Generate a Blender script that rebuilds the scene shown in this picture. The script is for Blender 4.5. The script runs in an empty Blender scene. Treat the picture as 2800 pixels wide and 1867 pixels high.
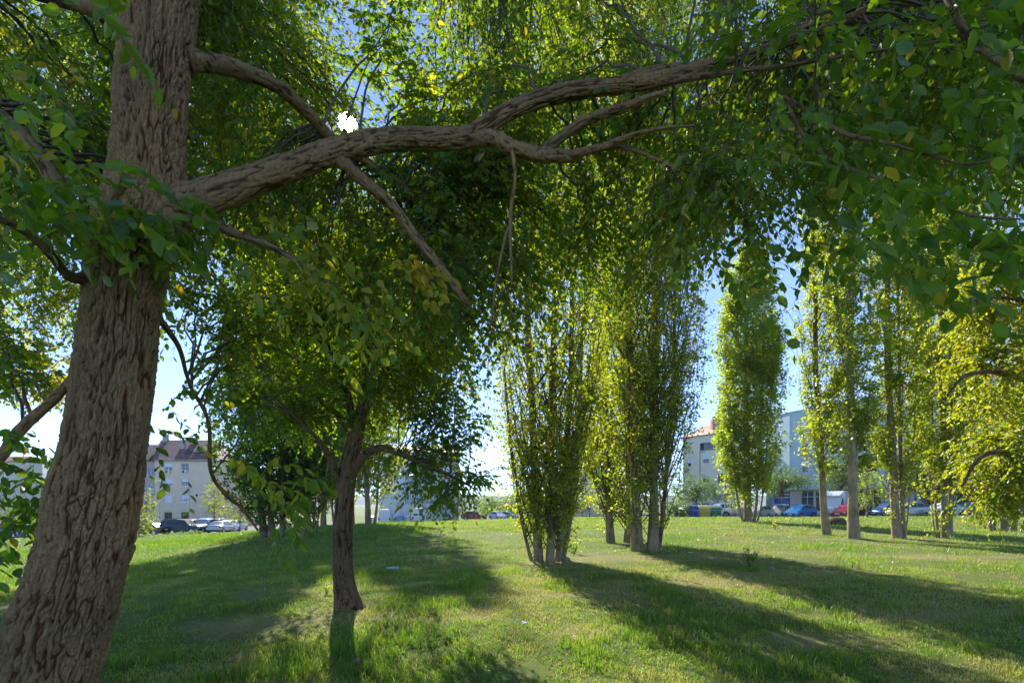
import bpy, math
import numpy as np

rng = np.random.default_rng(11)
scene = bpy.context.scene
COL = scene.collection

# ------------------------------------------------------------------ camera model of the photograph (level camera, lens raised)
EXPOSURE = 1.6
GRASS_N = (320000, 250000, 180000)
CANOPY = [(20, 1.9, 3.0, 13, .060), (240, 2.6, 4.8, 20, .057), (720, 4.5, 9.0, 22, .055)]
HANG = (210, 4.2, 7.5, 20, .055)
SMALL_PER = 16
F, CX, HY, EYE = 1555.0, 1400.0, 1370.0, 1.6
def P(px, py, Y):
    return np.array([(px - CX) / F * Y, Y, EYE - (py - HY) / F * Y])

# ------------------------------------------------------------------ value noise
def _hash(ix, iy, iz, seed):
    h = (ix.astype(np.uint32) * np.uint32(374761393)) ^ (iy.astype(np.uint32) * np.uint32(668265263)) ^ (iz.astype(np.uint32) * np.uint32(2246822519)) ^ np.uint32((seed * 3266489917) & 0xffffffff)
    h = (h ^ (h >> np.uint32(13))) * np.uint32(1274126177)
    h = (h ^ (h >> np.uint32(16))) * np.uint32(2654435761)
    return (h >> np.uint32(8)).astype(np.float64) / float(1 << 24)
def vnoise(p, seed=0):
    p = np.asarray(p, float)
    i = np.floor(p).astype(np.int64); f = p - i; f = f * f * (3 - 2 * f)
    r = 0.0
    for dx in (0, 1):
        wx = f[..., 0] if dx else 1 - f[..., 0]
        for dy in (0, 1):
            wy = f[..., 1] if dy else 1 - f[..., 1]
            for dz in (0, 1):
                wz = f[..., 2] if dz else 1 - f[..., 2]
                r = r + wx * wy * wz * _hash(i[..., 0] + dx, i[..., 1] + dy, i[..., 2] + dz, seed)
    return r
def fbm(p, seed=0, octaves=3):
    a, s, t = 0.5, 0.0, 0.0
    for o in range(octaves):
        s = s + a * vnoise(p * (2.0 ** o), seed + o * 17); t += a; a *= 0.5
    return s / t
def sstep(a, b, x):
    t = np.clip((x - a) / (b - a), 0, 1); return t * t * (3 - 2 * t)
def nrm(v):
    return v / np.maximum(np.linalg.norm(v, axis=-1, keepdims=True), 1e-9)

# ------------------------------------------------------------------ ground heights: thin plate through surveyed points
_g = []
def _gp(px, py, Y): p = P(px, py, Y); _g.append((p[0], p[1], p[2]))
for a in [(545,1456,67),(60,1464,72),(320,1466,60),(150,1502,42),(430,1482,42),(650,1462,38),(740,1467,26),(900,1442,34),(1000,1431,40),(1150,1428,62),
          (1060,1431,95),(1300,1421,105),(1370,1418,98),(1930,1413,64),(2190,1413,64),(2490,1409,60),(2640,1409,57),(948,1655,7.5),(1490,1533,12.5),
          (1745,1507,14.5),(1690,1482,17.5),(2265,1466,20),(2335,1474,19),(2460,1472,19.5),(2580,1471,20),(2050,1426,33),(2740,1452,26),(1300,1432,40),
          (1600,1425,40),(300,1530,20),(100,1570,14),(600,1510,20),(2300,1418,45)]:
    _gp(*a)
for x, y, z in [(-8,3,-.02),(0,3,0),(8,3,.02),(-4,5.2,.0),(3,5.2,.03),(0,-12,-.3),(-25,-12,-.6),(25,-12,-.2),(-40,15,-.9),(40,20,.6),(55,45,.5),(80,60,.6),
                (-90,60,-3.2),(-70,30,-2.0),(-120,150,-5),(0,150,-2.2),(120,150,.4),(60,100,0.0),(-60,110,-3.0),(20,100,-.7),(-9,7,.05),(5,8,.2),(9,9,.3)]:
    _g.append((x, y, z))
_g = np.array(_g); _S = 25.0
def _phi(r2): return np.where(r2 > 1e-12, 0.5 * r2 * np.log(np.maximum(r2, 1e-12)), 0.0)
_q = _g[:, :2] / _S; _cnt = len(_q)
_A = np.zeros((_cnt + 3, _cnt + 3))
_A[:_cnt, :_cnt] = _phi(((_q[:, None] - _q[None]) ** 2).sum(-1)) + np.eye(_cnt) * 0.004
_A[:_cnt, _cnt] = 1; _A[:_cnt, _cnt + 1:] = _q; _A[_cnt, :_cnt] = 1; _A[_cnt + 1:, :_cnt] = _q.T
_w = np.linalg.solve(_A, np.concatenate([_g[:, 2], np.zeros(3)]))
def H(x, y):
    x = np.asarray(x, float); y = np.asarray(y, float)
    xc = np.clip(x, -130, 130); yc = np.clip(y, -20, 155)
    q = np.stack([xc / _S, yc / _S], -1)
    z = _w[_cnt] + q[..., 0] * _w[_cnt + 1] + q[..., 1] * _w[_cnt + 2]
    for k in range(_cnt):
        z = z + _w[k] * _phi((q[..., 0] - _q[k, 0]) ** 2 + (q[..., 1] - _q[k, 1]) ** 2)
    p = np.stack([x, y, np.zeros_like(x)], -1)
    near = 1 - sstep(60, 90, y)
    z = z + near * (0.07 * (fbm(p * 0.45, 5) - 0.5) + 0.035 * (vnoise(p * 2.1, 9) - 0.5))
    return z
def h1(x, y): return float(H(np.array([x]), np.array([y]))[0])
def edge(x):      # where the park's grass meets the street
    return np.interp(x, [-130, -62, -30, -25, -2, 12, 20, 34, 48, 60, 130], [58, 61, 63, 84, 90, 78, 61.2, 60.6, 56.5, 53, 46])
def street_z(x, y): return h1(x, y) - 0.10

# ------------------------------------------------------------------ mesh helpers
def mesh_data(name, V, faces, mats, midx=None, tint=None, smooth=None, ftint=None):
    """faces: list of int arrays (M,k); midx: list of material index per array; tint: per-vertex float; ftint: list of per-face arrays"""
    me = bpy.data.meshes.new(name)
    V = np.ascontiguousarray(V, dtype=np.float32)
    faces = [np.asarray(f, dtype=np.int32) for f in faces]
    keep = [i for i, f in enumerate(faces) if len(f)]
    midx = midx or [0] * len(faces)
    me.vertices.add(len(V)); me.vertices.foreach_set("co", V.ravel())
    loops = np.concatenate([faces[i].ravel() for i in keep]); nl = len(loops)
    me.loops.add(nl); me.loops.foreach_set("vertex_index", loops)
    tot = np.concatenate([np.full(len(faces[i]), faces[i].shape[1], np.int32) for i in keep])
    start = np.concatenate([[0], np.cumsum(tot)[:-1]]).astype(np.int32)
    me.polygons.add(len(tot)); me.polygons.foreach_set("loop_start", start)
    me.polygons.foreach_set("material_index", np.concatenate([np.full(len(faces[i]), midx[i], np.int32) for i in keep]))
    if smooth is not None:
        sm = smooth if isinstance(smooth, list) else [smooth] * len(faces)
        me.polygons.foreach_set("use_smooth", np.concatenate([np.full(len(faces[i]), bool(sm[i])) for i in keep]))
    for m in mats: me.materials.append(m)
    me.update(calc_edges=True)
    if tint is not None:
        a = me.attributes.new("tint", 'FLOAT', 'POINT'); a.data.foreach_set("value", np.asarray(tint, np.float32))
    if ftint is not None:
        a = me.attributes.new("tint", 'FLOAT', 'FACE'); a.data.foreach_set("value", np.concatenate([np.asarray(ftint[i], np.float32) for i in keep]))
    return me
def link(name, me, parent=None, loc=None, rz=0.0):
    o = bpy.data.objects.new(name, me); COL.objects.link(o)
    if parent is not None: o.parent = parent
    if loc is not None: o.location = [float(c) for c in loc]
    if rz: o.rotation_euler = (0, 0, rz)
    return o
def tag(o, label=None, cat=None, group=None, kind=None):
    if label: o['label'] = label
    if cat: o['category'] = cat
    if group: o['group'] = group
    if kind: o['kind'] = kind
    return o
def thing(name, label, cat, loc=(0, 0, 0), rz=0.0, group=None):
    o = bpy.data.objects.new(name, None); COL.objects.link(o)
    o.empty_display_size = 0.2
    o.location = [float(c) for c in loc]; o.rotation_euler = (0, 0, rz)
    return tag(o, label, cat, group)
def copy_tree(o, parent=None):
    c = o.copy(); COL.objects.link(c); c.parent = parent
    for ch in list(o.children): copy_tree(ch, c)
    return c

class MB:
    """collects boxes, quads, tubes and lathes into one mesh"""
    def __init__(s): s.V = []; s.f = {}; s.n = 0
    def add(s, V, faces, m=0):
        V = np.asarray(V, float).reshape(-1, 3)
        s.V.append(V)
        for f in faces:
            f = np.asarray(f, int); f = f[None] if f.ndim == 1 else f
            s.f.setdefault((f.shape[1], m), []).append(f + s.n)
        s.n += len(V); return s
    def quad(s, a, b, c, d, m=0): return s.add([a, b, c, d], [[0, 1, 2, 3]], m)
    def box(s, x0, x1, y0, y1, z0, z1, m=0, M=None):
        V = np.array([[x, y, z] for z in (z0, z1) for y in (y0, y1) for x in (x0, x1)], float)
        if M is not None: V = M(V)
        return s.add(V, [[0, 2, 3, 1], [4, 5, 7, 6], [0, 1, 5, 4], [2, 6, 7, 3], [0, 4, 6, 2], [1, 3, 7, 5]], m)
    def tube(s, pts, r, n=8, m=0, caps=True):
        pts = np.asarray(pts, float); r = np.broadcast_to(r, (len(pts),))
        t = nrm(np.gradient(pts, axis=0)); ref = np.array([0, 0, 1.0]) if abs(t[:, 2]).mean() < .8 else np.array([1.0, 0, 0])
        u = nrm(np.cross(t, ref)); v = np.cross(t, u); a = np.arange(n) * 2 * math.pi / n
        V = pts[:, None] + r[:, None, None] * (np.cos(a)[None, :, None] * u[:, None] + np.sin(a)[None, :, None] * v[:, None])
        k = np.arange(n); fs = [np.stack([i * n + k, i * n + (k + 1) % n, (i + 1) * n + (k + 1) % n, (i + 1) * n + k], -1) for i in range(len(pts) - 1)]
        s.add(V, fs, m)
        if caps: s.f.setdefault((n, m), []).extend([(s.n - len(pts) * n + k[::-1])[None], (s.n - n + k)[None]])
        return s
    def build(s, name, mats, parent=None, smooth=False, loc=None, off=None, label=None):
        V = np.concatenate(s.V)
        if off is not None: V = V - np.asarray(off)
        ks = list(s.f); mats = mats if isinstance(mats, (list, tuple)) else [mats]
        me = mesh_data(name, V, [np.concatenate(s.f[k]) for k in ks], mats, [k[1] for k in ks], smooth=smooth)
        o = link(name, me, parent, loc)
        if label: o['label'] = label
        return o

# ------------------------------------------------------------------ materials
def _mat(name):
    m = bpy.data.materials.new(name); m.use_nodes = True
    nt = m.node_tree; nt.nodes.clear()
    out = nt.nodes.new('ShaderNodeOutputMaterial')
    return m, nt, out
def _n(nt, t, **kw):
    n = nt.nodes.new(t)
    for k, v in kw.items():
        if k.startswith('i_'): n.inputs[k[2:].replace('_', ' ')].default_value = v
        else: setattr(n, k, v)
    return n
def ramp(nt, src, stops):
    r = nt.nodes.new('ShaderNodeValToRGB'); e = r.color_ramp.elements
    while len(e) < len(stops): e.new(0.5)
    for i, (p, c) in enumerate(stops): e[i].position = p; e[i].color = (*c, 1)
    nt.links.new(src, r.inputs['Fac']); return r.outputs['Color']
def bumped(nt, height, strength, dist):
    b = _n(nt, 'ShaderNodeBump'); b.inputs['Strength'].default_value = strength; b.inputs['Distance'].default_value = dist
    nt.links.new(height, b.inputs['Height']); return b.outputs['Normal']
def noise_of(nt, scale, detail=4, rough=.6, vec=None, stretch=None):
    if vec is None:
        tc = _n(nt, 'ShaderNodeTexCoord'); vec = tc.outputs['Object']
    if stretch:
        mp = _n(nt, 'ShaderNodeMapping'); mp.inputs['Scale'].default_value = stretch
        nt.links.new(vec, mp.inputs['Vector']); vec = mp.outputs['Vector']
    n = _n(nt, 'ShaderNodeTexNoise'); n.inputs['Scale'].default_value = scale; n.inputs['Detail'].default_value = detail; n.inputs['Roughness'].default_value = rough
    nt.links.new(vec, n.inputs['Vector']); return n.outputs['Fac']
def pbr(name, col, rough=.6, metal=0.0, spec=.5, var=0.0, nscale=3.0, bump=0.0, bdist=.01, coat=0.0, stretch=None):
    m, nt, out = _mat(name); b = _n(nt, 'ShaderNodeBsdfPrincipled')
    b.inputs['Roughness'].default_value = rough; b.inputs['Metallic'].default_value = metal
    b.inputs['Specular IOR Level'].default_value = spec; b.inputs['Coat Weight'].default_value = coat
    b.inputs['Base Color'].default_value = (*col, 1)
    if var or bump:
        f = noise_of(nt, nscale, 5, .65, stretch=stretch)
        if var:
            c = np.array(col)
            nt.links.new(ramp(nt, f, [(.25, tuple(c * (1 - var))), (.75, tuple(np.minimum(c * (1 + var), 1)))]), b.inputs['Base Color'])
        if bump: nt.links.new(bumped(nt, f, bump, bdist), b.inputs['Normal'])
    nt.links.new(b.outputs[0], out.inputs[0]); return m
def glass_mat(name, col=(.02, .03, .035), rough=.04):
    return pbr(name, col, rough, 0, .8)
def leaf_mat(name, refl, trans, gloss=.05, mixf=.5):
    """refl / trans: ramp stops over the per-leaf tint"""
    m, nt, out = _mat(name)
    at = _n(nt, 'ShaderNodeAttribute', attribute_name='tint')
    d = _n(nt, 'ShaderNodeBsdfDiffuse'); t = _n(nt, 'ShaderNodeBsdfTranslucent'); g = _n(nt, 'ShaderNodeBsdfGlossy')
    nt.links.new(ramp(nt, at.outputs['Fac'], refl), d.inputs['Color'])
    nt.links.new(ramp(nt, at.outputs['Fac'], trans), t.inputs['Color'])
    g.inputs['Roughness'].default_value = .38
    a = _n(nt, 'ShaderNodeMixShader'); a.inputs[0].default_value = mixf
    nt.links.new(d.outputs[0], a.inputs[1]); nt.links.new(t.outputs[0], a.inputs[2])
    lw = _n(nt, 'ShaderNodeFresnel'); lw.inputs['IOR'].default_value = 1.33
    mm = _n(nt, 'ShaderNodeMath', operation='MULTIPLY'); mm.inputs[1].default_value = gloss * 20
    mn = _n(nt, 'ShaderNodeMath', operation='MINIMUM'); mn.inputs[1].default_value = .07
    nt.links.new(lw.outputs[0], mm.inputs[0]); nt.links.new(mm.outputs[0], mn.inputs[0])
    b = _n(nt, 'ShaderNodeMixShader')
    nt.links.new(mn.outputs[0], b.inputs[0]); nt.links.new(a.outputs[0], b.inputs[1]); nt.links.new(g.outputs[0], b.inputs[2])
    nt.links.new(b.outputs[0], out.inputs[0]); return m
def bark_mat(name, plate, crack, stretch=(14, 14, 3.0), bump=.8, bdist=.02, attr=False):
    m, nt, out = _mat(name); b = _n(nt, 'ShaderNodeBsdfPrincipled')
    b.inputs['Roughness'].default_value = .9; b.inputs['Specular IOR Level'].default_value = .2
    f = noise_of(nt, 1.0, 7, .7, stretch=stretch)
    fine = noise_of(nt, 1.0, 5, .75, stretch=(60, 60, 22))
    p = np.array(plate); c = np.array(crack)
    mx = _n(nt, 'ShaderNodeMix', data_type='RGBA', blend_type='MULTIPLY'); mx.inputs['Factor'].default_value = 1
    fac = f
    if attr:
        at = _n(nt, 'ShaderNodeAttribute', attribute_name='tint'); fac = at.outputs['Fac']
        st = [(.0, tuple(c * .7)), (.10, tuple(c)), (.22, tuple(p * .72)), (.5, tuple(p)), (.95, tuple(np.minimum(p * 1.2, 1)))]
    else: st = [(.34, tuple(c)), (.46, tuple(p * .75)), (.7, tuple(np.minimum(p * 1.2, 1)))]
    nt.links.new(ramp(nt, fac, st), mx.inputs['A']); nt.links.new(ramp(nt, fine, [(.25, (.58, .56, .54)), (.5, (.95, .93, .92)), (.78, (1.35, 1.3, 1.25))]), mx.inputs['B'])
    big = noise_of(nt, 1.6, 3, .5)
    mx2 = _n(nt, 'ShaderNodeMix', data_type='RGBA', blend_type='MULTIPLY'); mx2.inputs['Factor'].default_value = 1
    nt.links.new(mx.outputs['Result'], mx2.inputs['A'])
    nt.links.new(ramp(nt, big, [(.3, (.66, .70, .60)), (.5, (.95, .95, .92)), (.7, (1.28, 1.16, 1.05))]), mx2.inputs['B'])
    nt.links.new(mx2.outputs['Result'], b.inputs['Base Color'])
    ad = _n(nt, 'ShaderNodeMath', operation='ADD'); nt.links.new(f, ad.inputs[0])
    mu = _n(nt, 'ShaderNodeMath', operation='MULTIPLY'); mu.inputs[1].default_value = .35
    nt.links.new(fine, mu.inputs[0]); nt.links.new(mu.outputs[0], ad.inputs[1])
    nt.links.new(bumped(nt, ad.outputs[0], bump, bdist), b.inputs['Normal'])
    nt.links.new(b.outputs[0], out.inputs[0]); return m

M = {}
_gr = [(0, (.040, .085, .014)), (.5, (.075, .140, .020)), (.82, (.14, .18, .025)), (1, (.42, .29, .03))]
_gt = [(0, (.22, .42, .012)), (.5, (.44, .64, .018)), (.82, (.70, .72, .022)), (1, (.92, .64, .03))]
M['elm_leaf'] = leaf_mat('elm_leaf', _gr, _gt)
M['poplar_leaf'] = leaf_mat('poplar_leaf', [(0, (.05, .10, .018)), (.5, (.105, .165, .022)), (.85, (.18, .20, .025)), (1, (.42, .30, .03))],
                            [(0, (.32, .52, .018)), (.5, (.60, .74, .025)), (.85, (.82, .80, .03)), (1, (.95, .70, .05))], .06, .55)
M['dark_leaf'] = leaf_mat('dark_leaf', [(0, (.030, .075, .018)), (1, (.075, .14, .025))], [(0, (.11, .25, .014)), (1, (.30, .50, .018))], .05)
M['feather_leaf'] = leaf_mat('feather_leaf', [(0, (.05, .10, .025)), (1, (.13, .20, .05))], [(0, (.16, .32, .03)), (1, (.32, .5, .05))], .05)
M['autumn_leaf'] = leaf_mat('autumn_leaf', [(0, (.06, .11, .018)), (.6, (.12, .155, .02)), (.86, (.20, .19, .02)), (1, (.42, .29, .02))], [(0, (.26, .44, .012)), (.6, (.52, .60, .018)), (.86, (.74, .66, .02)), (1, (.95, .68, .03))], .05)
M['grass_blade'] = leaf_mat('grass_blade', [(0, (.06, .14, .018)), (.45, (.14, .235, .028)), (.72, (.27, .30, .06)), (1, (.56, .46, .24))],
                            [(0, (.16, .36, .015)), (.45, (.40, .60, .025)), (.72, (.56, .58, .08)), (1, (.55, .44, .20))], .04, .45)
M['dry_leaf'] = leaf_mat('dry_leaf', [(0, (.20, .10, .03)), (.5, (.40, .24, .04)), (1, (.55, .50, .36))], [(0, (.2, .1, .02)), (.5, (.5, .3, .02)), (1, (.4, .35, .2))], .008, .35)
M['elm_bark'] = bark_mat('elm_bark', (.285, .172, .082), (.125, .050, .017), attr=True, bump=1.0, bdist=.016)
M['dark_bark'] = bark_mat('dark_bark', (.17, .105, .060), (.075, .038, .02), attr=True, bump=.9, bdist=.010)
M['limb_bark'] = bark_mat('limb_bark', (.235, .142, .070), (.095, .042, .018), (22, 22, 6), .9, .010, attr=True)
M['twig_bark'] = pbr('twig_bark', (.13, .095, .07), .85, 0, .2, .3, 20)
M['poplar_bark'] = bark_mat('poplar_bark', (.38, .29, .19), (.17, .12, .07), (11, 11, 1.6), .8, .02)
M['pale_bark'] = bark_mat('pale_bark', (.42, .33, .23), (.21, .155, .10), (9, 9, 3.0), .5, .012)
# ------------------------------------------------------------------ foliage builders
class Leaves:
    def __init__(s): s.p = []; s.d = []; s.n = []; s.s = []; s.t = []
    def add(s, p, d, n, size, tint):
        N = len(p); s.p.append(p); s.d.append(nrm(d)); s.n.append(n); s.s.append(np.broadcast_to(size, (N,))); s.t.append(np.broadcast_to(tint, (N,)))
    def arrays(s): return [np.concatenate(a) for a in (s.p, s.d, s.n, s.s, s.t)]
OVATE = (np.array([[0, 0, 0], [.30, .27, .06], [.68, .25, .05], [1, 0, -.06], [.68, -.25, .05], [.30, -.27, .06], [.5, 0, -.015]]), [[0, 6, 2, 1], [6, 3, 2, 2], [0, 5, 4, 6], [6, 4, 3, 3]])
def leaf_geometry(A, shape='ovate', width=1.0, off=(0, 0, 0)):
    p, d, n, sz, t = A
    side = nrm(np.cross(n, d)); n = np.cross(d, side)
    if shape == 'ovate':
        T = np.array([[0, 0, 0], [.17, .19, .05], [.48, .285, .07], [.79, .17, .03], [1, 0, -.09], [.79, -.17, .03], [.48, -.285, .07], [.17, -.19, .05]]); fc = [[0, 4, 3, 2, 1], [0, 7, 6, 5, 4]]
    elif shape == 'delta':
        T = np.array([[0, 0, 0], [.26, .40, .06], [1, 0, -.05], [.26, -.40, .06]]); fc = [[0, 2, 1], [0, 3, 2]]
    else:
        T = np.array([[0, 0, 0], [.45, .28, .05], [1, 0, 0], [.45, -.28, .05]]); fc = [[0, 2, 1], [0, 3, 2]]
    T = T * np.array([1, width, 1])
    V = p[:, None] + sz[:, None, None] * (T[None, :, :1] * d[:, None] + T[None, :, 1:2] * side[:, None] + T[None, :, 2:] * n[:, None])
    K = len(T); base = np.arange(len(p))[:, None] * K
    faces = np.concatenate([base + np.array(f)[None] for f in fc]); ft = np.tile(t, len(fc))
    return V.reshape(-1, 3) - np.asarray(off), faces, ft
def tubes_geometry(Q, R, S=3, off=(0, 0, 0)):
    """Q (M,K,3), R (M,K)"""
    Mn, K = Q.shape[:2]
    t = nrm(np.gradient(Q, axis=1)); ref = np.where(np.abs(t[:, :1, 2:3]) > .85, np.array([1.0, 0, 0]), np.array([0, 0, 1.0]))
    u = nrm(np.cross(t, np.broadcast_to(ref, t.shape))); v = np.cross(t, u)
    a = np.arange(S) * 2 * math.pi / S
    V = Q[:, :, None] + R[:, :, None, None] * (np.cos(a)[None, None, :, None] * u[:, :, None] + np.sin(a)[None, None, :, None] * v[:, :, None])
    idx = np.arange(Mn * K * S).reshape(Mn, K, S); nx = np.roll(idx, -1, axis=2)
    f = np.stack([idx[:, :-1], nx[:, :-1], nx[:, 1:], idx[:, 1:]], -1).reshape(-1, 4)
    return V.reshape(-1, 3) - np.asarray(off), f
class Crown:
    """leaves and the twigs that carry them, one mesh"""
    def __init__(s): s.L = Leaves(); s.tw = []
    def twigs(s, p0, d, length, nl, size, tint, droop=.35, leafdown=.35, flat=.6, rad=.0022, tvar=.16, spread=.75):
        N = len(p0); K = 5; tt = np.linspace(0, 1, K)
        length = np.broadcast_to(length, (N,)); d = nrm(d)
        wob = rng.normal(0, .10, (N, 1, 3)) * length[:, None, None]
        def at(t):
            return p0[:, None] + d[:, None] * (length[:, None] * t)[..., None] + np.array([0, 0, -1.0]) * (droop * length[:, None] * t ** 2)[..., None] + wob * (t * (1 - t) * 2)[..., None]
        Q = at(np.broadcast_to(tt, (N, K)))
        s.tw.append((Q, np.broadcast_to(rad * np.linspace(1.3, .45, K), (N, K)) * (length[:, None] / .45)))
        tl = (np.arange(nl) + .8) / nl; tl = np.clip(tl[None] + rng.normal(0, .03, (N, nl)), .06, 1.0)
        pos = at(tl)
        tg = nrm(d[:, None] + np.array([0, 0, -1.0]) * (2 * droop * tl)[..., None])
        sd = nrm(np.cross(tg, np.array([0, 0, 1.0])) + 1e-6) * np.where(np.arange(nl) % 2 == 0, 1, -1)[None, :, None]
        ld = tg * .55 + sd * spread + np.array([0, 0, -leafdown]) + rng.normal(0, .28, (N, nl, 3))
        nn = np.array([0, 0, 1.0]) * flat + rng.normal(0, .42, (N, nl, 3))
        sz = np.broadcast_to(size, (N,))[:, None] * rng.uniform(.65, 1.15, (N, nl)) * np.where(tl > .9, .8, 1)
        tn = np.clip(np.broadcast_to(tint, (N,))[:, None] + rng.normal(0, tvar, (N, nl)), 0, .86)
        s.L.add(pos.reshape(-1, 3), ld.reshape(-1, 3), nn.reshape(-1, 3), sz.ravel(), tn.ravel())
    def yellow(s, share):
        for i, t in enumerate(s.L.t):
            t = np.array(t); k = rng.random(len(t)) < share; t[k] = rng.uniform(.9, 1, k.sum()); s.L.t[i] = t
    def build(s, name, mats, parent, off, shape='ovate', width=1.0, sides=3, cull=None):
        A = s.L.arrays()
        if cull is not None:
            k = cull(A[0]); A = [a[k] for a in A]
        V, fl, ft = leaf_geometry(A, shape, width, off)
        Vs = [V]; Fs = [fl]; T = [ft]; mi = [0]; n = len(V)
        for Q, R in s.tw:
            if cull is not None:
                k = cull(Q[:, 0]) & cull(Q[:, -1]); Q = Q[k]; R = R[k]
            if not len(Q): continue
            v, f = tubes_geometry(Q, R, sides, off); Vs.append(v); Fs.append(f + n); T.append(np.zeros(len(f))); mi.append(1); n += len(v)
        me = mesh_data(name, np.concatenate(Vs), Fs, mats, mi, ftint=T)
        return link(name, me, parent)
def catmull(pts, n):
    pts = np.asarray(pts, float); m = len(pts)
    x = np.linspace(0, m - 1, n); i = np.clip(x.astype(int), 0, m - 2); t = (x - i)[:, None]
    g = lambda k: pts[np.clip(k, 0, m - 1)]
    p0, p1, p2, p3 = g(i - 1), g(i), g(i + 1), g(i + 2)
    return .5 * (2 * p1 + (p2 - p0) * t + (2 * p0 - 5 * p1 + 4 * p2 - p3) * t ** 2 + (3 * p1 - p0 - 3 * p2 + p3) * t ** 3)
def bark_tube(pts, rad, rows, cols, amp, seed, off=(0, 0, 0), freq=(8.5, 2.6), wob=.06, bumps=(), warp=.9):
    """a limb or trunk: smooth path, lumpy section, ridged bark as real relief; returns V, faces, per-vertex plate height"""
    C = catmull(np.concatenate([pts, np.asarray(rad, float)[:, None]], 1), rows); R = C[:, 3]; C = C[:, :3]
    t = nrm(np.gradient(C, axis=0)); ref = np.array([0, 0, 1.0]) if abs(t[:, 2]).mean() < .7 else np.array([0, 1.0, 0])
    u = nrm(np.cross(t, ref)); v = np.cross(t, u)
    s = np.concatenate([[0], np.cumsum(np.linalg.norm(np.diff(C, axis=0), axis=1))])
    a = np.arange(cols) * 2 * math.pi / cols; ca, sa = np.cos(a), np.sin(a)
    r0 = float(np.mean(R)); fr, fs = freq
    p = np.stack([np.broadcast_to(ca * r0 * fr, (rows, cols)), np.broadcast_to(sa * r0 * fr, (rows, cols)), np.broadcast_to((s * fs)[:, None], (rows, cols))], -1)
    w = np.stack([vnoise(p * 1.1, seed + 1), vnoise(p * 1.1, seed + 2), vnoise(p * 1.1, seed + 3)], -1) - .5
    q = p + w * warp
    mk = sstep(.42, .6, fbm(p * np.array([.10, .10, .16]), seed + 21, 2)); n1 = np.abs(2 * fbm(q, seed + 4, 2) - 1) * mk + np.abs(2 * fbm(q * np.array([.55, .55, .45]) + 3, seed + 5, 2) - 1) * (1 - mk); n2 = np.abs(2 * vnoise(q * 2.3, seed + 6) - 1); n3 = fbm(p * np.array([5, 5, 6]), seed + 8, 2)
    n4 = np.abs(2 * vnoise(q * np.array([1.7, 1.7, 2.6]) + 7, seed + 12) - 1)
    top = .62 + .55 * vnoise(np.floor(q * np.array([1.0, 1.0, .9]) + w * 2.2) * 1.37, seed + 13)      # each plate at its own level
    plate = sstep(.0, .24, n1) * (.5 + .5 * sstep(.0, .32, n2)) * (.62 + .38 * sstep(0, .22, n4)) * (.55 + .35 * top + .3 * (n3 - .4))
    lump = fbm(np.stack([ca * 1.2 + 0 * s[:, None], sa * 1.2 + 0 * s[:, None], np.broadcast_to((s * 1.6)[:, None], (rows, cols))], -1), seed + 9, 2) - .5
    rr = R[:, None] * (1 + 2.0 * wob * lump) + amp * (plate - .6) + amp * .5 * (n3 - .5)
    for (sc, ang, hgt, ws, wa) in bumps:
        da = np.angle(np.exp(1j * (a - ang)))[None]
        rr = rr + hgt * np.exp(-((s[:, None] - sc) / ws) ** 2 - (da / wa) ** 2)
    V = C[:, None] + rr[..., None] * (ca[None, :, None] * u[:, None] + sa[None, :, None] * v[:, None])
    k = np.arange(cols); i = np.arange(rows - 1)[:, None] * cols
    f = np.stack([i + k, i + (k + 1) % cols, i + cols + (k + 1) % cols, i + cols + k], -1).reshape(-1, 4)
    V = V.reshape(-1, 3); n = len(V)
    V = np.concatenate([V, C[:1], C[-1:]])
    cap = np.concatenate([np.stack([np.full(cols, n), (k + 1) % cols, k], -1), np.stack([np.full(cols, n + 1), n - cols + k, n - cols + (k + 1) % cols], -1)])
    T = np.concatenate([plate.ravel(), [.5, .1]])
    return V - np.asarray(off), [f, cap], T
def limb(name, parent, off, mat, pts, rad, rows=60, cols=14, amp=.006, seed=1, **kw):
    V, f, T = bark_tube(np.asarray(pts, float), rad, rows, cols, amp, seed, off, **kw)
    return link(name, mesh_data(name, V, f, [mat], tint=T, smooth=True), parent)
def pxpath(pts):     # (px, py, depth, width px) -> world points, radii
    p = np.array([P(a, b, Y) for a, b, Y, w in pts]); r = np.array([w / 2 / F * Y for a, b, Y, w in pts]); return p, r
# ================================================================== sky, sun, camera
SUNPX = (950.0, 336.0)
_sd = P(*SUNPX, 1.0) - np.array([0, 0, EYE]); _sd /= np.linalg.norm(_sd)
SUN_EL = math.asin(_sd[2]); SUN_AZ = math.atan2(_sd[0], _sd[1])
w = bpy.data.worlds.new("World"); scene.world = w; w.use_nodes = True
nt = w.node_tree; bg = nt.nodes['Background']
sky = nt.nodes.new('ShaderNodeTexSky'); sky.sky_type = 'NISHITA'; sky.sun_elevation = SUN_EL; sky.sun_rotation = SUN_AZ
sky.sun_disc = True; sky.sun_size = math.radians(1.5); sky.sun_intensity = .004; sky.altitude = 50; sky.air_density = .36; sky.dust_density = 0.0; sky.ozone_density = 3.8
nt.links.new(sky.outputs[0], bg.inputs['Color']); bg.inputs['Strength'].default_value = .14
sl = bpy.data.lights.new('sun', 'SUN'); sl.energy = 3.7; sl.angle = math.radians(.5); sl.color = (1, .94, .83)
so = bpy.data.objects.new('sun', sl); COL.objects.link(so)
from mathutils import Vector
so.rotation_euler = Vector((-_sd[0], -_sd[1], -_sd[2])).to_track_quat('-Z', 'Y').to_euler(); so.location = (0, 0, 40)
cam = bpy.data.cameras.new('camera'); co = bpy.data.objects.new('camera', cam); COL.objects.link(co); scene.camera = co
cam.sensor_width = 36; cam.lens = F / 2800 * 36; cam.shift_y = (HY - 933.5) / 2800; cam.clip_start = .05; cam.clip_end = 30000
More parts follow.
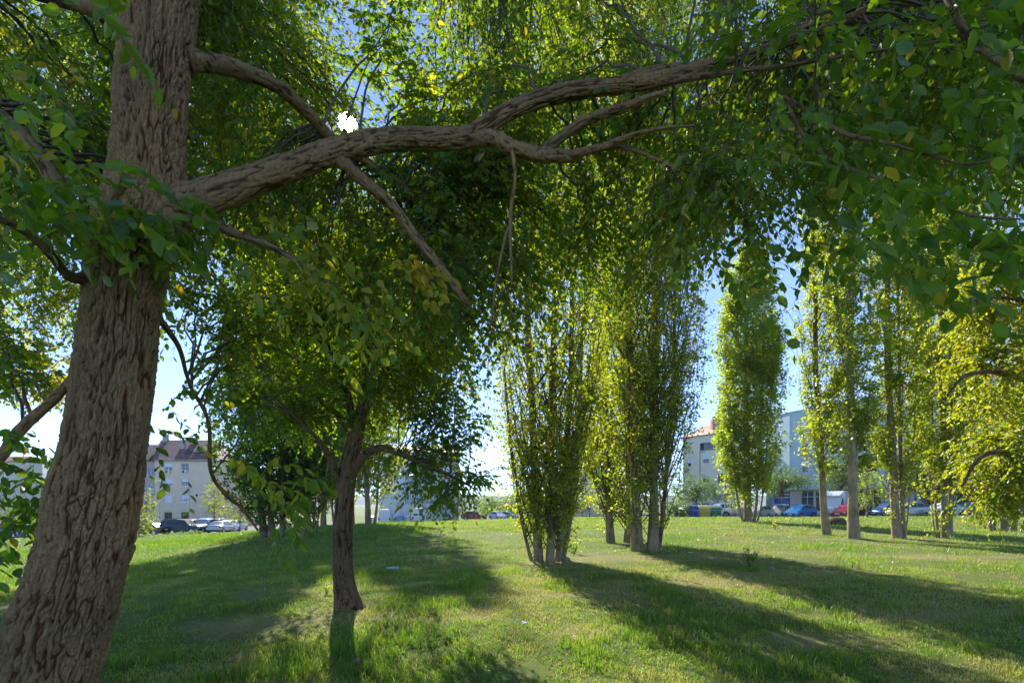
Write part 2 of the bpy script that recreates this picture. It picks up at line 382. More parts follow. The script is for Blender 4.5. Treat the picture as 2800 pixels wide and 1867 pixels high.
co.location = (0, 0, EYE); co.rotation_euler = (math.radians(90), 0, 0)
vs = scene.view_settings; vs.view_transform = 'Standard'; vs.look = 'None'; vs.gamma = 1; vs.exposure = EXPOSURE
cy = scene.cycles; cy.max_bounces = 8; cy.diffuse_bounces = 4; cy.glossy_bounces = 2; cy.transmission_bounces = 5; cy.transparent_max_bounces = 4
cy.use_denoising = True; cy.caustics_reflective = False; cy.caustics_refractive = False; cy.sample_clamp_indirect = 6

# ================================================================== ground
FEET = [(P(px, 0, Y)[0], Y, s) for px, Y, s in [(945, 7.5, .32), (1500, 12.5, .75), (1765, 14.5, .75), (1688, 17.3, .8), (2048, 33, 1.2), (2263, 20.5, .5), (2335, 19, .55), (2462, 19.5, .6), (2584, 20, .7), (740, 26, 2.0), (2745, 26, 1.6)]]
BARE = [(860, 1610, 9, 1.3, .7), (1800, 1560, 13, 2.2, .8), (1880, 1640, 9.5, 1.6, .5), (1000, 1680, 7.0, .7, .4), (2500, 1560, 13, 2.4, .6), (1560, 1760, 6.4, .8, .3), (1260, 1720, 7, .7, .3), (2250, 1790, 6.2, .9, .35), (40, 1690, 8, 1.2, .5),
        (1510, 1548, 12.2, .9, .5), (1765, 1525, 14.2, 1.3, .7), (948, 1665, 7.3, .45, .3), (2300, 1476, 18.6, 1.2, .5), (2470, 1476, 19.2, .9, .5), (1950, 1530, 13.5, 2.0, .6), (2150, 1600, 10.5, 1.6, .45), (2500, 1720, 7.2, 1.2, .35), (700, 1700, 6.8, .8, .3), (1650, 1650, 8.5, .9, .3), (740, 1470, 25, 1.8, 1.0)]
def bare_at(X, Y):
    b = np.zeros_like(X)
    for (cx, cyy, Yc, rx, ry) in BARE:
        q = P(cx, cyy, Yc); b = np.maximum(b, np.exp(-((X - q[0]) / rx) ** 2 - ((Y - Yc) / ry) ** 2))
    return np.clip(b * (1.7 * fbm(np.stack([X, Y, 0 * X], -1) * 2.6, 88, 4) - .25), 0, .62)
def ground_mat():
    m, nt, out = _mat('ground'); b = _n(nt, 'ShaderNodeBsdfPrincipled'); b.inputs['Roughness'].default_value = .95; b.inputs['Specular IOR Level'].default_value = .1
    a = noise_of(nt, .55, 6, .65); c = noise_of(nt, 9.0, 6, .75); e = noise_of(nt, 60.0, 3, .7)
    col = ramp(nt, c, [(.3, (.08, .115, .026)), (.5, (.14, .165, .045)), (.62, (.25, .215, .10)), (.8, (.36, .30, .17))])
    col2 = ramp(nt, e, [(.3, (.07, .12, .022)), (.7, (.15, .21, .045))])
    mx = _n(nt, 'ShaderNodeMix', data_type='RGBA'); nt.links.new(ramp(nt, a, [(.42, (0, 0, 0)), (.6, (1, 1, 1))]), mx.inputs['Factor'])
    nt.links.new(col2, mx.inputs['A']); nt.links.new(col, mx.inputs['B']); at = _n(nt, 'ShaderNodeAttribute', attribute_name='tint'); my = _n(nt, 'ShaderNodeMix', data_type='RGBA'); nt.links.new(at.outputs['Fac'], my.inputs['Factor']); nt.links.new(mx.outputs['Result'], my.inputs['A'])
    nt.links.new(ramp(nt, e, [(.3, (.20, .155, .07)), (.5, (.33, .27, .12)), (.7, (.46, .39, .20))]), my.inputs['B']); nt.links.new(my.outputs['Result'], b.inputs['Base Color'])
    nt.links.new(bumped(nt, e, .6, .03), b.inputs['Normal']); nt.links.new(b.outputs[0], out.inputs[0]); return m
def nonuni(a, b, c, n1, n2):   # dense to b then growing to c
    return np.concatenate([np.linspace(a, b, n1), b + (c - b) * (np.linspace(0, 1, n2 + 1)[1:] ** 3)])
gx = nonuni(0, 45, 4000, 110, 50); gx = np.concatenate([-gx[:0:-1], gx]); gy = np.concatenate([np.linspace(-60, 2, 30), np.linspace(2, 30, 110)[1:], np.linspace(30, 115, 130)[1:], 115 + 6000 * np.linspace(0, 1, 46)[1:] ** 3])
X, Yg = np.meshgrid(gx, gy); Z = H(X, Yg); e = edge(X)
Z = Z - .30 * sstep(.15, 1.2, Yg - e)
Z = Z - 6 * sstep(155, 600, Yg)
V = np.stack([X, Yg, Z], -1).reshape(-1, 3); nxg = len(gx); ii = np.arange(len(gy) - 1)[:, None] * nxg + np.arange(nxg - 1)[None]
fq = np.stack([ii, ii + 1, ii + 1 + nxg, ii + nxg], -1).reshape(-1, 4)
tag(link('ground', mesh_data('ground', V, [fq], [ground_mat()], smooth=True, tint=bare_at(V[:, 0], V[:, 1]))), kind='structure')

def ribbon(name, xs, o0, o1, dz, mat, nv=2, skirt=0.0):
    vv = np.linspace(0, 1, nv); X = np.repeat(xs[:, None], nv, 1); Yv = edge(X) + o0 + (o1 - o0) * vv[None]
    Zv = H(X, Yv) + dz; V = np.stack([X, Yv, Zv], -1).reshape(-1, 3)
    ii = np.arange(len(xs) - 1)[:, None] * nv + np.arange(nv - 1)[None]
    f = np.stack([ii, ii + nv, ii + nv + 1, ii + 1], -1).reshape(-1, 4); fs = [f]
    if skirt:
        n = len(V); V2 = V.reshape(len(xs), nv, 3)[:, [0, -1]].copy(); V2[..., 2] -= skirt; V = np.concatenate([V, V2.reshape(-1, 3)])
        k = np.arange(len(xs) - 1)
        fs.append(np.stack([k * nv, n + k * 2, n + (k + 1) * 2, (k + 1) * nv], -1)); fs.append(np.stack([k * nv + nv - 1, (k + 1) * nv + nv - 1, n + (k + 1) * 2 + 1, n + k * 2 + 1], -1))
    return tag(link(name, mesh_data(name, V, fs, [mat])), kind='structure')
ribbon('road', np.linspace(-128, 128, 260), .18, 62, -.10, pbr('asphalt', (.055, .055, .056), .9, 0, .3, .25, 2.0, .3, .01), 60)
ribbon('kerb', np.linspace(-128, 128, 360), -.02, .20, .03, pbr('kerb_stone', (.42, .40, .37), .85, 0, .3, .15, 3.0), 2, .3)
def hill(name, dist, prof, depth, col):
    xs = np.linspace(prof[0][0], prof[-1][0], 90); hz = np.interp(xs, [a for a, _ in prof], [b for _, b in prof])
    hz = hz * (1 + .12 * (fbm(np.stack([xs / 120, 0 * xs, 0 * xs], -1), 31, 3) - .5)); v = np.linspace(0, 1, 14)
    X = np.repeat(xs[:, None], 14, 1); Yv = dist + depth * (v[None] - .5) + 0 * X
    Zv = -14 + (hz[:, None] + 14) * np.sin(v * math.pi)[None] ** .9 * (.85 + .3 * fbm(np.stack([X / 60, Yv / 60, 0 * X], -1), 33, 3))
    V = np.stack([X, Yv, Zv], -1).reshape(-1, 3); ii = np.arange(89)[:, None] * 14 + np.arange(13)[None]
    return tag(link(name, mesh_data(name, V, [np.stack([ii, ii + 14, ii + 15, ii + 1], -1).reshape(-1, 4)], [col], smooth=True)), kind='structure')
M['hill'] = pbr('hillside', (.075, .105, .075), 1, 0, .1, .35, .02)
hill('hills', 2600, [(-3400, 150), (-2700, 230), (-2330, 205), (-2050, 170), (-1850, 120), (-1500, 60), (-800, 30), (200, 25), (1500, 28), (3000, 30)], 900, M['hill'])

# ================================================================== grass, one mass of blades on the ground
def in_view(px, m=60): return (px > -m) & (px < 2800 + m)
def grass(name, n, y0, y1, hscale, wscale, segs, seed, dens_thr):
    r = np.random.default_rng(seed)
    u = r.random(n); Y = y0 * (y1 / y0) ** u; px = r.uniform(-260, 3060, n); X = (px - CX) / F * Y
    p2 = np.stack([X, Y, 0 * X], -1)
    a = fbm(p2 * .55, 71, 3); b = fbm(p2 * 2.6, 72, 2); c = vnoise(p2 * 9, 73)
    dens = sstep(dens_thr, dens_thr + .28, .5 * a + .3 * b + .2 * c)
    bare = bare_at(X, Y)
    left = sstep(.0, 3.5, -X - .1 * Y) * sstep(8, 13, Y)
    holes = sstep(.55, .70, fbm(np.stack([X, Y, 0 * X], -1) * 3.1, 81, 3))
    keep = (r.random(n) < np.clip(.30 + .75 * dens - .7 * bare + .3 * left - .55 * holes * (1 - left), .06, 1)) & (Y < edge(X) - .1)
    X, Y, a, b, c, bare, left, dens = [q[keep] for q in (X, Y, a, b, c, bare, left, dens)]; n = len(X)
    lush = sstep(.50, .66, fbm(np.stack([X, Y, 0 * X], -1) * 1.3, 75, 2))
    foot = np.zeros(n)
    for (tx, ty, rr_) in FEET: foot = np.maximum(foot, np.exp(-(((X - tx) ** 2 + (Y - ty) ** 2) / rr_ ** 2)))
    lush = np.maximum(lush, foot * r.random(n) * .9)
    hgt = hscale * (.40 + .45 * dens + 1.5 * lush * r.random(n) ** 1.5 + .3 * left) * r.uniform(.55, 1.25, n) * (1 - .45 * bare) * np.clip(1 + .006 * (Y - 10), 1, 1.4)
    wd = wscale * r.uniform(.6, 1.4, n) * np.maximum(1, Y / 11)
    az = r.uniform(0, 2 * math.pi, n); ln = np.abs(r.normal(0, .42, n)) + .12
    z = H(X, Y) - .01
    base = np.stack([X, Y, z], -1); up = np.array([0, 0, 1.0]); ld = np.stack([np.cos(az), np.sin(az), 0 * az], -1)
    fa = r.uniform(0, 2 * math.pi, n); sd = np.stack([np.cos(fa), np.sin(fa), 0 * fa], -1)
    mid = base + up * (hgt * .6)[:, None] + ld * (hgt * ln * .35)[:, None]
    tip = base + up * (hgt * np.clip(1 - .35 * ln, .3, 1))[:, None] + ld * (hgt * ln * 1.05)[:, None]
    hw = (wd / 2)[:, None] * sd
    straw = sstep(.42, .60, fbm(np.stack([X, Y, 0 * X], -1) * .8, 77, 3)) * (1 - .85 * left)
    fine = fbm(np.stack([X, Y * .8, 0 * X], -1) * 4.2, 79, 3); ft_ = sstep(.46, .62, fine)
    t = np.clip(.33 + .5 * (b - .5) + .34 * straw * (1 - .8 * lush) + .20 * (ft_ - .4) * (1 - .6 * left) + .25 * bare - .12 * lush - .16 * left + r.normal(0, .12, n), 0, .74)
    dry = r.random(n) < (.08 + .36 * straw * (1 - lush) + .4 * bare + .30 * ft_ * (1 - lush) * (1 - .8 * left)); t[dry] = r.uniform(.75, 1, dry.sum())
    if segs == 2:
        V = np.stack([base - hw, base + hw, mid + hw * .8, mid - hw * .8, tip], 1).reshape(-1, 3); k = np.arange(n)[:, None] * 5
        return V, [k + np.array([[0, 1, 2, 3]]), k + np.array([[3, 2, 4]])], [t, t]
    V = np.stack([base - hw, base + hw, tip], 1).reshape(-1, 3); k = np.arange(n)[:, None] * 3
    return V, [k + np.array([[0, 1, 2]])], [t]
_gv, _gf, _gt2, _gn = [], [], [], 0
for args in [('n', GRASS_N[0], 3.6, 11.5, .062, .0062, 2, 201, .30), ('m', GRASS_N[1], 8.5, 30, .080, .0085, 1, 202, .28), ('f', GRASS_N[2], 24, 92, .10, .011, 1, 203, .26)]:
    V, f, t = grass(*args); _gv.append(V); _gf += [q + _gn for q in f]; _gt2 += t; _gn += len(V)
tag(link('grass', mesh_data('grass', np.concatenate(_gv), _gf, [M['grass_blade']], ftint=_gt2)), 'short park grass with dry straw patches and taller tufts', 'grass', kind='stuff')

# fallen leaves and straw bits
n = 2200; Y = 4.3 * (34 / 4.3) ** rng.random(n); px = rng.uniform(-100, 2900, n); X = (px - CX) / F * Y
L = Leaves(); nn = np.stack([rng.normal(0, .35, n), rng.normal(0, .35, n), np.ones(n)], -1); az = rng.uniform(0, 6.28, n)
L.add(np.stack([X, Y, H(X, Y) + rng.uniform(.012, .035, n)], -1), np.stack([np.cos(az), np.sin(az), rng.normal(0, .2, n)], -1), nn, rng.uniform(.018, .042, n) * np.maximum(1, Y / 16), rng.random(n) * .6)
V, f, ft = leaf_geometry(L.arrays(), 'ovate')
tag(link('fallen_leaves', mesh_data('fallen_leaves', V, [f], [M['dry_leaf']], ftint=[ft])), 'yellow and brown leaves fallen in the grass', 'fallen leaves', kind='stuff')
# ================================================================== the big foreground elm
BIG = thing('elm_tree', 'huge leaning elm with thick furrowed trunk and a long limb reaching across the lawn', 'tree', (float(P(10, 2150, 3.0)[0]), 3.0, h1(P(10, 2150, 3.0)[0], 3.0)), group='elm trees')
OB = np.array(BIG.location)
tr = [(-60, 2260, 3.0, 330), (20, 2080, 3.0, 292), (118, 1867, 3.0, 255), (166, 1710, 3.0, 248), (208, 1583, 3.0, 230), (241, 1455, 3.01, 226), (258, 1361, 3.02, 228), (282, 1242, 3.03, 207), (312, 1025, 3.05, 200),
      (332, 855, 3.06, 196), (352, 728, 3.08, 206), (386, 610, 3.09, 226), (402, 540, 3.1, 214), (404, 425, 3.1, 188), (416, 255, 3.12, 187), (434, 85, 3.14, 190), (450, -60, 3.16, 180), (470, -300, 3.2, 165), (520, -650, 3.3, 140), (600, -1100, 3.4, 100), (640, -1600, 3.5, 50)]
p, r = pxpath(tr); r = r * .93
def bang(px, py): return 0
V, f, T = bark_tube(p, r, 1700, 400, .021, 3, OB, (46, 9.0), .05, bumps=[(1.62, math.pi * 1.02, .035, .08, .35), (1.50, math.pi * 1.35, .02, .10, .3)])
link('trunk', mesh_data('trunk', V, f, [M['elm_bark']], tint=T, smooth=True), BIG)
SKEL = []      # limb points for branches to spring from
def big_limb(pts, rows=70, cols=18, amp=None, seed=5, name='limb'):
    p, r = pxpath(pts); SKEL.append(np.concatenate([catmull(p, 40), catmull(np.stack([r, r, r], -1), 40)[:, :1]], 1))
    return limb(name, BIG, OB, M['limb_bark'], p, r, rows, cols, amp if amp is not None else min(.010, .14 * r.max()), seed, freq=(60, 13), wob=.10)
SKEL.append(np.concatenate([catmull(p[9:], 40), catmull(np.stack([r, r, r], -1)[9:], 40)[:, :1]], 1))
big_limb([(430, 600, 3.08, 150), (512, 560, 3.1, 104), (667, 503, 3.12, 80), (833, 442, 3.16, 70), (952, 404, 3.2, 64), (1071, 382, 3.25, 58), (1262, 378, 3.3, 54), (1321, 350, 3.3, 49), (1405, 299, 3.3, 43), (1548, 253, 3.3, 45), (1786, 220, 3.2, 40), (1964, 176, 3.1, 30), (2143, 119, 3.0, 22), (2300, 60, 2.9, 16), (2480, -40, 2.8, 9)], 560, 84, .010, 8)
big_limb([(1230, 385, 3.3, 46), (1340, 378, 3.3, 44), (1400, 404, 3.28, 42), (1480, 424, 3.25, 38), (1568, 428, 3.2, 30)], 70, 26, .009, 9)
big_limb([(1480, 424, 3.25, 34), (1532, 375, 3.25, 28), (1620, 322, 3.2, 27), (1700, 298, 3.1, 23), (1760, 272, 3.05, 18), (1830, 250, 3, 9)], 60, 18, .006, 10)
big_limb([(1540, 428, 3.22, 24), (1650, 402, 3.15, 20), (1720, 372, 3.05, 14), (1800, 352, 3.0, 10), (1900, 345, 2.9, 6)], 50, 14, .004, 11)
big_limb([(1640, 404, 3.15, 16), (1720, 408, 3.15, 12), (1800, 438, 3.1, 9), (1860, 470, 3.05, 6)], 40, 12, .003, 12)
big_limb([(1700, 220, 3.2, 26), (1800, 190, 3.3, 22), (1900, 178, 3.4, 18), (2040, 150, 3.5, 15), (2150, 100, 3.6, 12), (2240, 50, 3.7, 9)], 60, 14, .005, 13)
big_limb([(1780, 225, 3.2, 22), (1880, 215, 3.1, 18), (2010, 195, 2.9, 15), (2150, 180, 2.7, 12), (2330, 150, 2.5, 9), (2600, 110, 2.3, 6)], 60, 14, .004, 14)
big_limb([(1400, 412, 3.26, 12), (1408, 480, 3.27, 11), (1396, 600, 3.28, 10), (1400, 782, 3.28, 6)], 40, 10, .002, 15)
big_limb([(1398, 590, 3.28, 9), (1372, 690, 3.3, 8), (1352, 800, 3.3, 7), (1343, 892, 3.3, 4)], 36, 10, .002, 16)
big_limb([(520, 165, 3.14, 62), (560, 170, 3.2, 52), (660, 195, 3.4, 42), (770, 245, 3.6, 34), (850, 318, 3.8, 30), (915, 385, 4.0, 26), (1030, 460, 4.2, 22), (1110, 520, 4.3, 18), (1180, 600, 4.4, 10)], 160, 30, .008, 17)
big_limb([(925, 430, 3.19, 44), (976, 478, 3.25, 33), (1071, 562, 3.35, 28), (1143, 655, 3.4, 24), (1202, 726, 3.42, 22), (1283, 838, 3.45, 15)], 140, 28, .007, 18)
big_limb([(480, 575, 3.08, 44), (540, 592, 3.0, 32), (620, 628, 2.9, 25), (720, 665, 2.8, 20), (790, 700, 2.75, 16), (850, 745, 2.7, 12), (930, 790, 2.65, 6)], 70, 16, .004, 19)
big_limb([(265, 730, 3.05, 52), (225, 630, 3.1, 46), (165, 520, 3.15, 42), (94, 410, 3.2, 40), (0, 318, 3.25, 38), (-160, 220, 3.3, 32)], 80, 20, .007, 20)
big_limb([(250, 757, 2.98, 34), (191, 757, 2.85, 26), (140, 698, 2.7, 25), (85, 647, 2.6, 22), (21, 608, 2.5, 19), (-120, 560, 2.4, 12)], 60, 16, .004, 21)
big_limb([(225, 1000, 3.25, 24), (190, 1045, 3.4, 24), (140, 1098, 3.5, 26), (85, 1146, 3.5, 29), (43, 1190, 3.5, 30), (0, 1250, 3.45, 28), (-90, 1340, 3.3, 20)], 60, 16, .004, 22)
big_limb([(434, 870, 3.2, 20), (489, 950, 3.5, 13), (519, 1051, 3.8, 11), (570, 1153, 4.0, 10), (576, 1285, 4.1, 10), (617, 1352, 4.2, 10), (663, 1390, 4.2, 9), (705, 1450, 4.2, 5)], 90, 14, .003, 23)
big_limb([(2570, -60, 2.2, 22), (2600, 10, 2.15, 19), (2652, 110, 2.1, 18), (2736, 172, 2.0, 16), (2810, 225, 1.95, 14), (2950, 300, 1.9, 10)], 50, 14, .004, 24)
big_limb([(2145, 266, 2.6, 12), (2220, 310, 2.5, 12), (2310, 366, 2.4, 11), (2400, 385, 2.3, 9), (2560, 430, 2.2, 8), (2640, 450, 2.15, 7), (2760, 430, 2.1, 5)], 50, 10, .002, 25)
big_limb([(2148, 266, 2.6, 11), (2190, 360, 2.55, 10), (2260, 430, 2.5, 9), (2400, 490, 2.35, 9), (2515, 535, 2.2, 9), (2650, 588, 2.1, 8), (2790, 600, 2.0, 5)], 50, 10, .002, 26)
# boughs off to the sides and over the camera
for k, (az, el, L0) in enumerate([(170, 22, 4.5), (215, 18, 4.5), (250, 25, 4), (120, 30, 4.5), (300, 35, 3.5), (20, 30, 5), (60, 38, 5)]):
    a, e_ = math.radians(az), math.radians(el); b0 = p[13] * (1 - k / 9) + p[18] * (k / 9) if False else P(430 + 10 * k, 60 - 130 * k, 3.15)
    d = np.array([math.cos(a) * math.cos(e_), math.sin(a) * math.cos(e_), math.sin(e_)])
    q = np.array([b0 + d * L0 * t + np.array([0, 0, -.5]) * t * t + rng.normal(0, .06, 3) * t for t in np.linspace(0, 1, 6)]); rr = np.linspace(.07, .014, 6)
    SKEL.append(np.concatenate([catmull(q, 40), catmull(np.stack([rr, rr, rr], -1), 40)[:, :1]], 1))
    limb('limb', BIG, OB, M['limb_bark'], q, rr, 50, 12, .006, 40 + k)
SK = np.concatenate(SKEL)

def sun_gap(q, rad=27.0):      # the gap in the leaves that the sun shines through
    yy = np.maximum(q[:, 1], .05); px = CX + q[:, 0] / yy * F; py = HY - (q[:, 2] - EYE) / yy * F
    return (np.hypot(px - SUNPX[0], py - SUNPX[1]) > rad * rng.uniform(.55, 1.25, len(q))) | (q[:, 1] < .05)
CLEAR = np.concatenate([np.stack([CX + s[:, 0] / s[:, 1] * F, HY - (s[:, 2] - EYE) / s[:, 1] * F, s[:, 1], s[:, 3] / s[:, 1] * F], -1) for s in SKEL[:5] + [np.concatenate([catmull(p, 60), catmull(np.stack([r, r, r], -1), 60)[:, :1]], 1)]])
CLEAR = CLEAR[(CLEAR[:, 0] < 2000)]
def in_front(q):      # twigs that would hang between the viewer's side and the bare limb are thinned: the limb is bare in the photograph
    yy = np.maximum(q[:, 1], .05); px = CX + q[:, 0] / yy * F; py = HY - (q[:, 2] - EYE) / yy * F; out = np.zeros(len(q), bool)
    for c in CLEAR: out |= (np.hypot(px - c[0], py - c[1]) < c[3] + 26) & (q[:, 1] < c[2] + .15)
    return out
cr = Crown()
def lower(px):   # lowest leaves of this canopy across the view
    return np.interp(px, [-200, 0, 120, 260, 450, 560, 700, 850, 1000, 1200, 1350, 1500, 1700, 1850, 2000, 2150, 2300, 2450, 2600, 2800, 3000],
                     [1200, 1150, 1050, 950, 860, 900, 960, 940, 900, 880, 840, 780, 760, 740, 700, 720, 650, 700, 640, 620, 600])
def lower2(px):
    return np.interp(px, [250, 420, 600, 800, 1000, 1200, 1350, 1500, 1700, 1900, 2000], [900, 820, 1040, 1160, 1140, 1080, 1000, 930, 880, 800, 740])
def attractors(n, y0, y1, x0=-260, x1=3060, top=-420, lower=lower):
    out = []
    while sum(len(a) for a in out) < n:
        m = n * 4; Y = (y0 ** 3 + (y1 ** 3 - y0 ** 3) * rng.random(m)) ** (1 / 3); px = rng.uniform(x0, x1, m); lo = lower(px)
        py = top + (lo - 40 - top) * rng.random(m)
        q = np.stack([(px - CX) / F * Y, Y, EYE - (py - HY) / F * Y], -1)
        c = fbm(q * .9, 51, 2)
        ok = np.where((px > 1950), True, Y > np.interp(px, [0, 500, 1900, 1950], [3.3, 3.7, 3.6, 2.4]))
        k = (c > rng.uniform(.36, .58, m)) & ok
        for (ex, ey, rx, ry, a) in [(545, 830, 110, 150, .85), (90, 1000, 130, 200, .75), (2080, 130, 110, 110, .75), (2010, 640, 90, 80, .6), (2420, 500, 60, 60, .6), (150, 130, 100, 90, .5), (1000, 560, 80, 60, .4), (1560, 470, 40, 70, .5), (520, 420, 60, 120, .4)]:
            k &= rng.random(m) > a * np.exp(-((px - ex) / rx) ** 2 - ((py - ey) / ry) ** 2)
        out.append(q[k])
    return np.concatenate(out)[:n]
def spring(att, maxlen=9):
    """branches from the nearest limb to each attractor, arching over"""
    d = np.linalg.norm(SK[None, :, :3] - att[:, None], axis=-1) + rng.uniform(0, .5, (len(att), len(SK))); j = d.argmin(1)
    s = SK[j, :3]; t = np.linspace(0, 1, 9); D = att - s; ln = np.linalg.norm(D, axis=1)
    Q = s[:, None] + D[:, None] * t[None, :, None]; Q[..., 2] += (.16 * ln)[:, None] * np.sin(t * math.pi)[None]
    Q += rng.normal(0, .045, Q.shape) * ln[:, None, None] * (t * (1 - t) * 2)[None, :, None]
    r0 = np.minimum(SK[j, 3] * .6, .006 + .004 * ln)
    R = r0[:, None] * np.linspace(1, .22, 9)[None] + .0012
    return Q, R, ln
def leafy(Q, ln, per, size, tint, t0=.35, nl=11, L=(.22, .55), dn=.35, thin=False):
    N = len(Q); m = N * per; i = np.repeat(np.arange(N), per); t = t0 + (1 - t0) * rng.random(m) ** .8
    t = np.where(ln[i] > 2.5, 1 - (1 - t) * np.minimum(1, 2.2 / ln[i]), t); x = t * 8; a = np.clip(x.astype(int), 0, 7); f = (x - a)[:, None]
    s = Q[i, a] * (1 - f) + Q[i, a + 1] * f; tg = nrm(Q[i, a + 1] - Q[i, a])
    d = tg * .7 + nrm(rng.normal(0, 1, (m, 3)) * np.array([1, 1, .55])) * 1.0 + np.array([0, 0, -.10])
    s = s + rng.normal(0, .05, (m, 3))
    tn = np.broadcast_to(tint, (N,))[i] + rng.normal(0, .10, m)
    if thin:
        keep = ~(in_front(s) | in_front(s + d * .2)) | (rng.random(m) < .08); s, d, tn, m = s[keep], d[keep], tn[keep], int(keep.sum())
    cr.twigs(s, d, rng.uniform(*L, m), nl, size * rng.uniform(.8, 1.2, m), tn, leafdown=dn)
for n, y0, y1, per, size in CANOPY:
    att = attractors(n, y0, y1); Q, R, ln = spring(att); ok_ = ~in_front(Q.reshape(-1, 3)).reshape(Q.shape[:2])[:, 2:].any(1) | (rng.random(len(Q)) < .1); Q, R, ln = Q[ok_], R[ok_], ln[ok_]; n = len(Q); cr.tw.append((Q, R)); leafy(Q, ln, per, size, rng.uniform(.15, .62, n), thin=True)
n, y0, y1, per, size = HANG; att = attractors(n, y0, y1, 300, 2000, 330, lower2); Q, R, ln = spring(att); ok_ = ~in_front(Q.reshape(-1, 3)).reshape(Q.shape[:2])[:, 2:].any(1) | (rng.random(len(Q)) < .3); Q, R, ln = Q[ok_], R[ok_], ln[ok_]; cr.tw.append((Q, R)); leafy(Q, ln, per, size, rng.uniform(.15, .6, len(Q)), thin=True)
# hand placed sprays near the camera
def sprays(lst):
    for (px, py, Y, sx, sy, n, size, tint, sdir) in lst:
        qx = rng.normal(px, sx, n); qy = rng.normal(py, sy, n); Ys = rng.normal(Y, .13, n)
        s = np.stack([(qx - CX) / F * Ys, Ys, EYE - (qy - HY) / F * Ys], -1)
        d = np.array(sdir) + rng.normal(0, .45, (n, 3))
        cr.twigs(s, d, rng.uniform(.18, .38, n), 8, size, tint + rng.normal(0, .06, n), leafdown=.45, flat=.5, rad=.0018)
sprays([(2250, 330, 2.60, 120, 130, 17, .075, 0.34, (.6, -.2, -.2)), (2500, 400, 2.21, 150, 150, 24, .075, 0.32, (.7, -.3, -.2)), (2450, 620, 2.08, 150, 60, 17, .078, 0.28, (.8, -.1, -.2)), (2650, 650, 2.02, 90, 70, 14, .078, 0.26, (.7, -.1, -.3)),
        (2250, 690, 2.47, 100, 50, 8, .07, 0.27, (.7, 0, -.3)), (2700, 200, 2.08, 120, 130, 24, .075, 0.37, (.6, -.2, -.2)), (2420, 120, 2.47, 150, 90, 24, .075, 0.32, (.6, -.2, -.1)), (2120, 180, 2.86, 70, 60, 6, .075, 0.42, (.6, 0, -.3)), (2020, 720, 3.12, 70, 50, 8, .07, 0.30, (.8, 0, -.2)),
        (320, 590, 2.76, 95, 35, 30, .092, 0.34, (.8, -.2, -.2)), (140, 570, 2.64, 80, 50, 20, .09, 0.37, (.5, -.3, -.2)), (60, 470, 2.52, 70, 80, 10, .09, 0.42, (.5, -.3, -.3)), (30, 240, 2.64, 60, 110, 9, .085, 0.32, (.6, -.3, -.2)), (455, 640, 3.00, 40, 25, 5, .09, 0.37, (.7, 0, -.3)), (60, 130, 2.76, 80, 80, 4, .08, 0.32, (.5, -.2, -.2)), (330, 30, 2.5, 60, 30, 5, .085, .5, (.5, 0, -.2)),
        (60, 1330, 3.3, 85, 65, 32, .085, .06, (.5, -.2, -.4)), (110, 1430, 3.2, 70, 45, 13, .085, .05, (.5, 0, -.4)), (130, 1250, 3.5, 80, 60, 14, .08, .08, (.5, 0, -.4)), (20, 1490, 3.0, 25, 20, 3, .085, .05, (.6, 0, -.3)),
        (440, 1110, 3.6, 70, 35, 4, .08, .08, (.8, 0, -.1)), (410, 1190, 3.5, 30, 20, 2, .085, .1, (.6, 0, -.2)), (560, 1270, 4.0, 30, 20, 2, .07, .12, (-.6, 0, -.1)),
        (760, 1340, 3.4, 45, 32, 8, .10, .60, (.8, 0, -.2)), (700, 1310, 3.5, 40, 40, 5, .09, .66, (.6, 0, -.3)), (820, 700, 2.75, 60, 30, 12, .075, .80, (.6, 0, -.4)), (720, 665, 2.8, 50, 30, 8, .07, .7, (.6, 0, -.4)), (900, 800, 2.7, 50, 40, 9, .07, .68, (.4, 0, -.5)), (960, 850, 2.8, 40, 40, 6, .07, .6, (.4, 0, -.5))])
cr.yellow(.035)
n_ = 9; s_ = np.array([P(1060 + 10 * i, 715 + 4 * (i % 3), 2.9) for i in range(n_)]); cr.twigs(s_, np.array([[.7, .1, -.25]] * n_) + rng.normal(0, .2, (n_, 3)), .22, 7, .075, .86, tvar=.0); cr.L.t[-1] = rng.uniform(.86, .98, len(cr.L.t[-1]))
cr.build('crown', [M['elm_leaf'], M['twig_bark']], BIG, OB, cull=sun_gap)

